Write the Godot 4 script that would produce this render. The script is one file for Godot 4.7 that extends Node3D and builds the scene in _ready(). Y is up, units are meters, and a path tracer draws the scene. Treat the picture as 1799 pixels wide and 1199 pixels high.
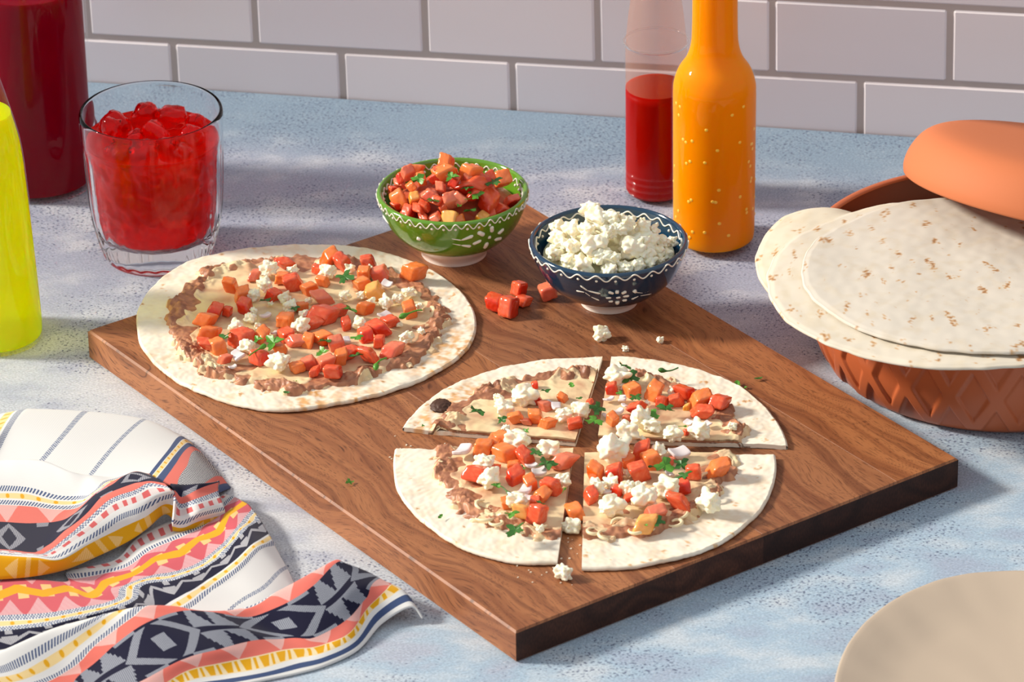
extends Node3D
# A tabletop with bean flatbreads on a walnut board, drinks, sauces, salsa and cheese bowls,
# a terracotta tortilla warmer and a woven towel. Units are metres, y is up, the table top is y = 0.

const DECK := 0.0197        # top of the cutting board
const WHOLE := [[-0.1242, 0.0222, -0.0188], [0.1028, 0.1059, 0.1090, 0.1124, 0.1159, 0.1190, 0.1170, 0.1144, 0.1124, 0.1111, 0.1103, 0.1090, 0.1073, 0.1054, 0.1041, 0.1032, 0.1027, 0.1026, 0.1028, 0.1029, 0.1024, 0.1008, 0.0994, 0.0987, 0.0986, 0.0993, 0.1003, 0.1044, 0.1061, 0.1044, 0.1018, 0.1009, 0.1001, 0.0995, 0.1001, 0.1016]]
const QUARTERS := {
	"BL": [[0.0356, 0.0227, 0.1326], -2.9318, -1.3977, [0.1024, 0.1021, 0.1019, 0.1021, 0.1026, 0.1026, 0.1025, 0.1029, 0.1038, 0.1042, 0.1046, 0.1054, 0.1072]],
	"BR": [[0.0487, 0.0227, 0.1283], -1.4676, 0.1102, [0.1017, 0.1025, 0.1027, 0.1036, 0.1038, 0.1043, 0.1052, 0.1050, 0.1048, 0.1052, 0.1062, 0.1077, 0.1096]],
	"FL": [[0.0342, 0.0227, 0.1433], -4.6204, -3.0728, [0.1243, 0.1273, 0.1268, 0.1250, 0.1215, 0.1175, 0.1142, 0.1117, 0.1095, 0.1072, 0.1049, 0.1037, 0.1030]],
	"FR": [[0.0405, 0.0227, 0.1489], 0.0178, 1.6053, [0.1094, 0.1104, 0.1117, 0.1136, 0.1162, 0.1185, 0.1215, 0.1243, 0.1256, 0.1259, 0.1265, 0.1260, 0.1255]]
}

const GREEN_FLOWER := [[29.9, 29.2, 32.2, 28.9, 1.22, 1.22], [19.6, 35.7, 25.4, 32.2, 1.58, 1.58], [31.0, 37.8, 32.3, 33.0, 1.37, 1.37], [39.3, 29.6, 44.3, 32.2, 1.37, 1.22], [38.0, 25.2, 47.0, 23.6, 1.44, 1.22], [30.4, 24.8, 30.6, 19.2, 1.44, 1.30], [16.7, 26.0, 23.9, 28.2, 1.30, 1.30], [-1.2, 32.1, 6.6, 30.5, 0.29, 0.58], [6.6, 30.5, 16.1, 33.5, 0.58, 1.58], [-1.4, 28.0, 6.8, 26.1, 0.29, 0.72], [6.8, 26.1, 15.5, 24.3, 0.72, 1.37], [-30.5, 29.8, -27.1, 29.0, 1.44, 1.30], [-75.3, 32.6, -65.0, 30.1, 0.94, 0.36]]
const BLUE_FLOWER := [[4.4, 24.1, 8.2, 24.6, 0.94, 0.94], [-1.7, 29.8, 2.3, 28.1, 1.15, 0.94], [3.4, 29.7, 6.4, 29.5, 1.44, 1.44], [8.7, 27.7, 12.2, 29.4, 1.08, 1.22], [10.1, 24.9, 15.4, 25.0, 0.94, 1.08], [10.1, 21.2, 14.2, 21.3, 0.94, 1.08], [5.8, 20.9, 6.3, 18.2, 1.44, 1.44], [-1.8, 20.9, 2.1, 21.1, 0.79, 0.94], [-4.1, 24.4, 0.6, 24.5, 0.94, 0.94], [-28.1, 27.8, -20.7, 27.8, 0.79, 0.43], [-20.7, 27.8, -16.6, 24.7, 0.43, 0.50], [-16.6, 24.7, -9.7, 21.7, 0.50, 0.79], [-23.3, 33.1, -18.3, 29.7, 0.79, 0.50], [-18.3, 29.7, -8.1, 28.1, 0.50, 0.94], [18.2, 29.4, 20.8, 26.9, 1.44, 1.08], [20.8, 26.9, 28.4, 24.7, 0.50, 0.36], [28.4, 24.7, 34.4, 25.1, 0.36, 0.36], [18.3, 21.2, 24.7, 23.0, 0.86, 0.43], [24.7, 23.0, 38.1, 21.3, 0.43, 0.43]]

const FLAP := [
	[[-296.2, 14.0, 348.2, 0], [-293.8, 4.0, 380.9, 3], [-291.4, 3.0, 407.3, 8.4]],
	[[-278.3, 16.0, 342.2, 0.1], [-266.5, 10.0, 356.0, 1.5], [-259.0, 7.0, 360.1, 2], [-243.3, 4.0, 368.4, 3], [-229.9, 3.0, 387.0, 5], [-219.6, 3.0, 404.1, 8.4]],
	[[-251.8, 18.0, 322.9, 0.3], [-245.4, 12.0, 335.6, 1.5], [-240.3, 8.0, 344.4, 2], [-232.6, 7.0, 346.6, 3], [-218.8, 5.0, 370.8, 5], [-208.9, 4.0, 383.6, 6], [-203.9, 4.0, 390.5, 7], [-200.6, 3.0, 396.3, 8.4]],
	[[-229.9, 20.0, 313.9, 0.7], [-228.4, 17.0, 319.1, 1.5], [-224.5, 14.0, 324.3, 2], [-217.9, 13.0, 331.7, 3], [-197.5, 9.0, 357.9, 5], [-190.4, 6.0, 361.9, 6], [-187.3, 4.0, 364.5, 7], [-183.7, 3.0, 374.4, 8.4]],
	[[-207.6, 22.0, 307.2, 1.9], [-205.7, 21.0, 314.0, 2.2], [-201.3, 20.0, 320.8, 3], [-180.3, 12.0, 345.9, 5], [-176.6, 8.0, 350.0, 6], [-174.0, 5.0, 355.1, 7], [-170.8, 2.0, 361.9, 8.4]],
	[[-188.2, 22.0, 306.1, 2.5], [-186.4, 21.0, 311.6, 3], [-163.8, 13.0, 338.8, 5], [-160.7, 8.0, 343.6, 6], [-157.6, 4.0, 348.9, 7], [-154.2, 2.0, 357.9, 8.4]],
	[[-168.6, 20.0, 309.4, 3], [-156.8, 17.0, 319.7, 3.9], [-142.6, 11.0, 325.7, 5], [-139.7, 7.0, 334.6, 6], [-137.3, 4.0, 343.2, 7], [-135.3, 1.5, 350.8, 8.4]],
	[[-147.2, 16.0, 299.9, 2.1], [-144.6, 14.0, 305.7, 3], [-134.2, 10.0, 313.1, 4.2], [-126.3, 8.0, 319.6, 5], [-121.5, 6.0, 326.5, 6], [-119.8, 4.0, 333.9, 7], [-118.0, 1.5, 344.4, 8.4]],
	[[-130.0, 20.0, 289.7, 2.2], [-126.6, 18.0, 299.7, 3], [-117.1, 12.0, 312.8, 4.3], [-110.8, 8.0, 319.5, 5], [-106.2, 6.0, 323.5, 6], [-105.1, 4.5, 329.3, 7], [-102.9, 1.5, 336.8, 8.4]],
	[[-114.6, 24.0, 279.9, 2.3], [-111.2, 23.0, 289.3, 3], [-100.2, 16.0, 302.1, 4.3], [-94.0, 11.0, 307.8, 5], [-90.9, 8.0, 314.3, 6], [-89.3, 6.0, 317.0, 7], [-86.2, 2.0, 322.4, 8.4]],
	[[-100.2, 26.0, 267.2, 2.6], [-99.1, 26.0, 270.3, 3], [-89.5, 20.0, 288.0, 4.3], [-81.9, 15.0, 289.0, 5], [-79.7, 12.0, 291.4, 6], [-78.8, 10.0, 294.1, 7], [-73.6, 4.0, 298.8, 8.4]],
	[[-94.6, 24.0, 267.1, 3], [-83.7, 20.0, 268.7, 4], [-75.8, 17.0, 273.1, 5], [-69.3, 15.0, 276.1, 6], [-63.9, 14.0, 280.1, 7], [-57.9, 10.0, 291.2, 8.4]],
	[[-92.7, 19.0, 260.5, 3.05], [-81.4, 15.0, 262.8, 4], [-73.9, 12.0, 267.2, 5], [-67.0, 10.0, 270.9, 6], [-60.7, 9.0, 275.5, 7], [-51.2, 4.0, 293.6, 8.4]]
]
const MIDDLE := [
	[[-323.0, 3.0, 242.9, 2.5], [-321.0, 4.0, 261.3, 3.4], [-319.9, 5.0, 271.6, 4], [-317.8, 7.0, 291.3, 5], [-317.3, 7.0, 296.7, 5.5], [-316.1, 8.0, 307.3, 6.3], [-315.8, 8.0, 310.3, 6.5], [-314.5, 5.0, 324.9, 8], [-313.2, 2.0, 340.5, 9]],
	[[-294.6, 3.0, 240.2, 2.5], [-292.9, 4.0, 258.6, 3.4], [-291.9, 5.0, 268.9, 4], [-289.9, 7.0, 288.6, 5], [-289.4, 7.0, 294.0, 5.5], [-288.4, 8.0, 304.7, 6.3], [-288.1, 8.0, 307.6, 6.5], [-287.0, 5.0, 322.3, 8], [-285.8, 2.0, 337.9, 9]],
	[[-268.8, 4.0, 244.6, 2.6], [-266.3, 5.0, 255.0, 3.2], [-263.7, 6.0, 266.0, 4], [-260.2, 8.0, 288.2, 5], [-258.7, 9.0, 294.8, 5.5], [-257.6, 9.0, 300.8, 6.3], [-255.8, 9.0, 303.2, 6.5], [-250.9, 5.0, 309.9, 8], [-247.1, 2.0, 321.7, 9]],
	[[-250.1, 4.0, 247.8, 2.6], [-247.1, 5.0, 256.9, 3.2], [-244.6, 7.0, 267.7, 4], [-240.1, 9.0, 284.6, 5], [-238.9, 9.0, 288.2, 5.5], [-237.7, 9.0, 292.5, 6.2], [-236.3, 9.0, 294.3, 6.5], [-233.2, 5.0, 297.4, 8], [-229.3, 2.0, 310.5, 9]],
	[[-250.6, 3.0, 234.3, 1], [-239.6, 5.0, 251.6, 2.7], [-234.2, 6.0, 259.7, 3.2], [-228.8, 8.0, 268.7, 4], [-221.9, 9.0, 276.7, 5], [-219.7, 10.0, 280.9, 5.5], [-217.6, 10.0, 283.3, 6.2], [-216.2, 10.0, 285.8, 6.5], [-210.1, 7.0, 290.7, 8], [-206.9, 3.0, 295.0, 9]],
	[[-225.8, 3.0, 223.8, 0], [-222.1, 4.0, 230.0, 1], [-217.8, 5.0, 236.9, 2.3], [-215.5, 6.0, 242.4, 3.4], [-213.4, 7.0, 249.7, 4.2], [-210.8, 8.0, 254.6, 5], [-210.1, 8.0, 255.8, 5.5], [-208.3, 8.0, 258.4, 6.3], [-207.2, 8.0, 260.9, 6.5], [-195.2, 6.0, 279.9, 8], [-190.2, 3.0, 286.6, 9]],
	[[-214.6, 3.0, 198.9, 0], [-209.9, 4.0, 211.6, 1], [-203.5, 6.0, 219.0, 2.3], [-198.5, 7.0, 227.2, 3.4], [-195.3, 8.0, 237.7, 4.2], [-192.3, 8.0, 246.6, 5], [-191.5, 8.0, 249.7, 5.5], [-190.0, 8.0, 252.8, 6.3], [-189.1, 9.0, 257.0, 6.5], [-183.1, 8.0, 269.6, 8], [-179.1, 7.0, 275.4, 8.6], [-176.4, 6.0, 278.7, 9], [-168.2, 3.0, 290.3, 10]],
	[[-199.3, 3.0, 183.3, 0], [-195.2, 4.0, 198.1, 1], [-188.8, 6.0, 206.8, 2.3], [-184.4, 8.0, 216.1, 3.4], [-180.6, 9.0, 226.2, 4.2], [-176.8, 9.0, 237.6, 5], [-175.7, 9.0, 240.7, 5.5], [-174.6, 9.0, 243.3, 6.3], [-173.8, 10.0, 246.8, 6.5], [-169.6, 9.0, 254.6, 8], [-165.9, 9.0, 259.0, 8.6], [-163.0, 8.0, 261.1, 9], [-149.9, 5.0, 277.4, 11], [-144.9, 3.0, 285.1, 12]],
	[[-183.8, 3.0, 170.9, 0], [-179.8, 4.0, 184.5, 1], [-175.2, 7.0, 194.9, 2.3], [-171.5, 9.0, 204.3, 3.4], [-167.2, 10.0, 212.5, 4.2], [-164.5, 11.0, 220.7, 5], [-163.1, 11.0, 223.9, 5.5], [-162.0, 11.0, 225.8, 6.3], [-160.6, 11.0, 228.4, 6.5], [-156.8, 12.0, 241.5, 8], [-154.1, 12.0, 245.9, 8.6], [-151.5, 11.0, 248.1, 9], [-137.7, 6.0, 266.0, 11], [-131.3, 3.0, 273.5, 12]],
	[[-174.6, 3.0, 158.1, 0], [-170.8, 5.0, 168.3, 1], [-166.3, 8.0, 178.3, 2.3], [-162.6, 10.0, 185.7, 3.4], [-159.0, 11.0, 193.4, 4.2], [-156.0, 12.0, 201.7, 5], [-154.6, 12.0, 204.3, 5.5], [-153.2, 12.0, 206.3, 6.3], [-151.9, 12.0, 208.2, 6.5], [-147.0, 13.0, 224.7, 8], [-144.6, 13.0, 228.6, 8.6], [-142.6, 12.0, 230.7, 9], [-130.4, 6.0, 250.9, 11], [-124.8, 3.0, 258.4, 12]],
	[[-167.0, 2.0, 148.8, 0], [-164.3, 4.0, 154.3, 1], [-159.7, 6.0, 160.6, 2.3], [-156.1, 8.0, 167.5, 3.4], [-152.2, 9.0, 173.3, 4.2], [-149.7, 9.0, 178.6, 5], [-147.9, 9.0, 182.6, 5.5], [-146.1, 9.0, 187.2, 6.3], [-144.7, 9.0, 190.5, 6.5], [-139.3, 8.0, 205.6, 8], [-137.1, 8.0, 212.1, 8.6], [-135.3, 7.0, 218.0, 9], [-126.7, 4.0, 241.5, 11], [-123.2, 2.0, 252.5, 12]]
]
const ROLL := [
	[[-334.0, 12.0, 127.1, 0], [-332.1, 9.0, 148.5, 1], [-331.4, 8.0, 156.1, 1.4], [-330.6, 8.0, 164.0, 1.8], [-329.9, 8.0, 170.5, 2.2], [-327.5, 10.0, 192.8, 3.2], [-323.0, 16.0, 233.8, 5.2], [-322.4, 17.0, 238.6, 7.7], [-322.0, 17.0, 242.4, 8], [-322.2, 5.0, 249.4, 9.5]],
	[[-304.6, 12.0, 124.1, 0], [-302.9, 9.0, 145.6, 1], [-302.3, 8.0, 153.1, 1.4], [-301.5, 8.0, 161.1, 1.8], [-300.9, 8.0, 167.6, 2.2], [-298.7, 10.0, 190.0, 3.2], [-294.6, 16.0, 231.0, 5.2], [-294.1, 17.0, 235.8, 7.7], [-293.7, 17.0, 239.6, 8], [-293.9, 5.0, 246.7, 9.5]],
	[[-287.7, 15.0, 127.4, 0], [-282.4, 9.0, 147.7, 1], [-280.9, 8.0, 153.9, 1.4], [-279.5, 8.0, 163.2, 1.8], [-278.6, 8.0, 169.7, 2.2], [-275.3, 10.0, 192.7, 3.2], [-270.1, 17.0, 237.9, 5.2], [-269.0, 18.0, 242.2, 7.7], [-268.5, 18.0, 244.7, 8], [-270.2, 6.0, 245.5, 9.5]],
	[[-270.5, 17.0, 134.2, 0], [-262.7, 8.0, 156.5, 1], [-261.9, 8.0, 163.1, 1.4], [-261.7, 8.0, 169.0, 1.8], [-261.7, 8.0, 174.2, 2.2], [-260.5, 10.0, 191.3, 3.2], [-261.4, 16.0, 227.7, 5.2], [-259.2, 17.0, 234.5, 5.8], [-256.3, 17.0, 239.0, 7], [-254.7, 17.0, 243.4, 7.7], [-253.3, 17.0, 246.0, 8], [-251.5, 7.0, 240.3, 9.5]],
	[[-254.9, 16.0, 145.1, 0], [-249.4, 9.0, 159.4, 1], [-249.3, 9.0, 165.3, 1.4], [-249.6, 9.0, 169.9, 1.8], [-249.9, 9.0, 174.4, 2.2], [-250.5, 12.0, 186.1, 3.2], [-252.1, 17.0, 212.0, 5.2], [-248.4, 18.0, 217.7, 5.8], [-243.7, 17.0, 221.8, 7], [-240.9, 16.0, 225.3, 7.7], [-239.3, 15.0, 226.8, 8], [-234.4, 7.0, 225.9, 9.5]],
	[[-243.4, 15.0, 147.7, 0], [-240.3, 14.0, 163.2, 1], [-239.8, 14.0, 165.9, 1.8], [-239.2, 15.0, 169.0, 2.2], [-238.3, 17.0, 171.2, 3], [-234.8, 20.0, 181.8, 5.2], [-232.1, 20.0, 188.4, 5.8], [-227.6, 18.0, 198.6, 7], [-224.8, 16.0, 203.6, 7.7], [-223.2, 13.0, 206.2, 8], [-218.5, 7.0, 210.0, 9.5]],
	[[-232.0, 14.0, 147.7, 0], [-228.0, 16.0, 156.0, 2.2], [-224.4, 20.0, 158.5, 3.2], [-217.8, 23.0, 172.6, 5.2], [-216.0, 23.0, 179.9, 5.8], [-213.3, 20.0, 189.7, 7], [-211.5, 17.0, 194.2, 7.7], [-210.6, 14.0, 196.8, 8], [-208.6, 8.0, 198.1, 9.5]],
	[[-220.2, 14.0, 142.8, 0], [-218.1, 18.0, 150.6, 2.2], [-216.2, 22.0, 156.4, 3.2], [-209.2, 25.0, 173.2, 5.2], [-207.8, 25.0, 175.2, 5.8], [-202.9, 22.0, 183.8, 7], [-200.5, 18.0, 183.4, 7.7], [-200.2, 14.0, 181.6, 8], [-199.8, 8.0, 182.3, 9.5]],
	[[-210.2, 14.0, 144.5, 0], [-208.5, 20.0, 156.5, 3], [-205.8, 24.0, 166.3, 3.6], [-198.5, 26.0, 177.9, 5.2], [-196.7, 26.0, 181.3, 5.8], [-194.1, 24.0, 183.7, 7], [-192.7, 20.0, 182.0, 7.7], [-193.6, 14.0, 183.2, 8], [-194.7, 8.0, 187.0, 9.5]]
]
const ROLL_END := [
	[[-195.9, 22.0, 171.0, 4.5], [-193.5, 22.0, 178.9, 5.2], [-192.5, 20.0, 187.2, 6.2], [-192.8, 16.0, 196.4, 7], [-193.5, 12.0, 199.1, 7.7], [-194.0, 9.0, 197.7, 8], [-194.3, 5.0, 196.0, 9]],
	[[-187.9, 20.0, 169.1, 4.5], [-189.7, 18.0, 179.9, 5.2], [-189.6, 14.0, 185.3, 6.2], [-188.7, 12.0, 192.8, 7], [-188.0, 9.0, 195.4, 7.7], [-188.1, 7.0, 195.8, 8], [-188.3, 4.0, 195.1, 9]],
	[[-179.9, 20.0, 168.0, 4.8], [-181.0, 19.0, 178.0, 5.4], [-180.6, 18.0, 187.4, 6.2], [-178.8, 16.0, 192.4, 7], [-178.3, 13.0, 193.6, 7.7], [-178.5, 9.0, 191.9, 8], [-177.8, 4.0, 191.0, 9]],
	[[-169.4, 14.0, 154.5, 5], [-169.7, 14.0, 163.1, 5.6], [-168.3, 14.0, 172.3, 6.2], [-166.0, 13.0, 179.8, 7], [-164.9, 11.0, 183.5, 7.7], [-164.8, 8.0, 183.5, 8], [-164.9, 4.0, 185.0, 9]]
]
const SHEET := [
	[[-338.4, 4.0, 154.1, -1], [-317.5, 4.0, 140.3, 0], [-309.9, 4.0, 129.9, 0.5], [-302.9, 5.0, 119.8, 0.95], [-281.5, 5.0, 130.0, 3], [-249.9, 6.0, 146.2, 5], [-211.6, 12.0, 144.9, 8], [-208.7, 13.0, 148.1, 8.6], [-202.0, 14.0, 155.4, 9.3], [-192.9, 14.0, 161.0, 10], [-186.3, 14.0, 175.6, 12], [-182.9, 13.0, 178.6, 12.6], [-180.4, 11.0, 178.4, 13]],
	[[-338.6, 12.0, 114.8, -1], [-308.5, 12.0, 96.8, 0], [-300.3, 13.0, 90.6, 0.5], [-294.1, 13.0, 85.4, 0.95], [-264.4, 13.0, 97.5, 3], [-233.1, 12.0, 108.4, 5], [-203.2, 12.0, 119.7, 8], [-200.4, 12.0, 122.5, 8.6], [-195.5, 12.0, 128.7, 9.3], [-189.5, 12.0, 135.0, 10], [-180.2, 12.0, 157.2, 12], [-176.7, 11.0, 162.9, 12.6], [-174.1, 9.0, 164.7, 13]],
	[[-340.1, 4.0, 72.9, -1], [-302.6, 7.0, 57.4, 0], [-294.7, 9.0, 57.8, 0.5], [-288.3, 10.0, 57.1, 0.95], [-253.9, 10.0, 61.9, 3], [-218.9, 9.0, 71.8, 5], [-197.2, 7.0, 89.1, 8], [-193.6, 7.0, 94.7, 8.6], [-189.9, 7.0, 101.7, 9.3], [-187.0, 7.0, 106.6, 10], [-173.6, 6.0, 135.6, 12], [-170.4, 5.0, 143.3, 12.6], [-167.9, 4.0, 148.3, 13]]
]

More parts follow.
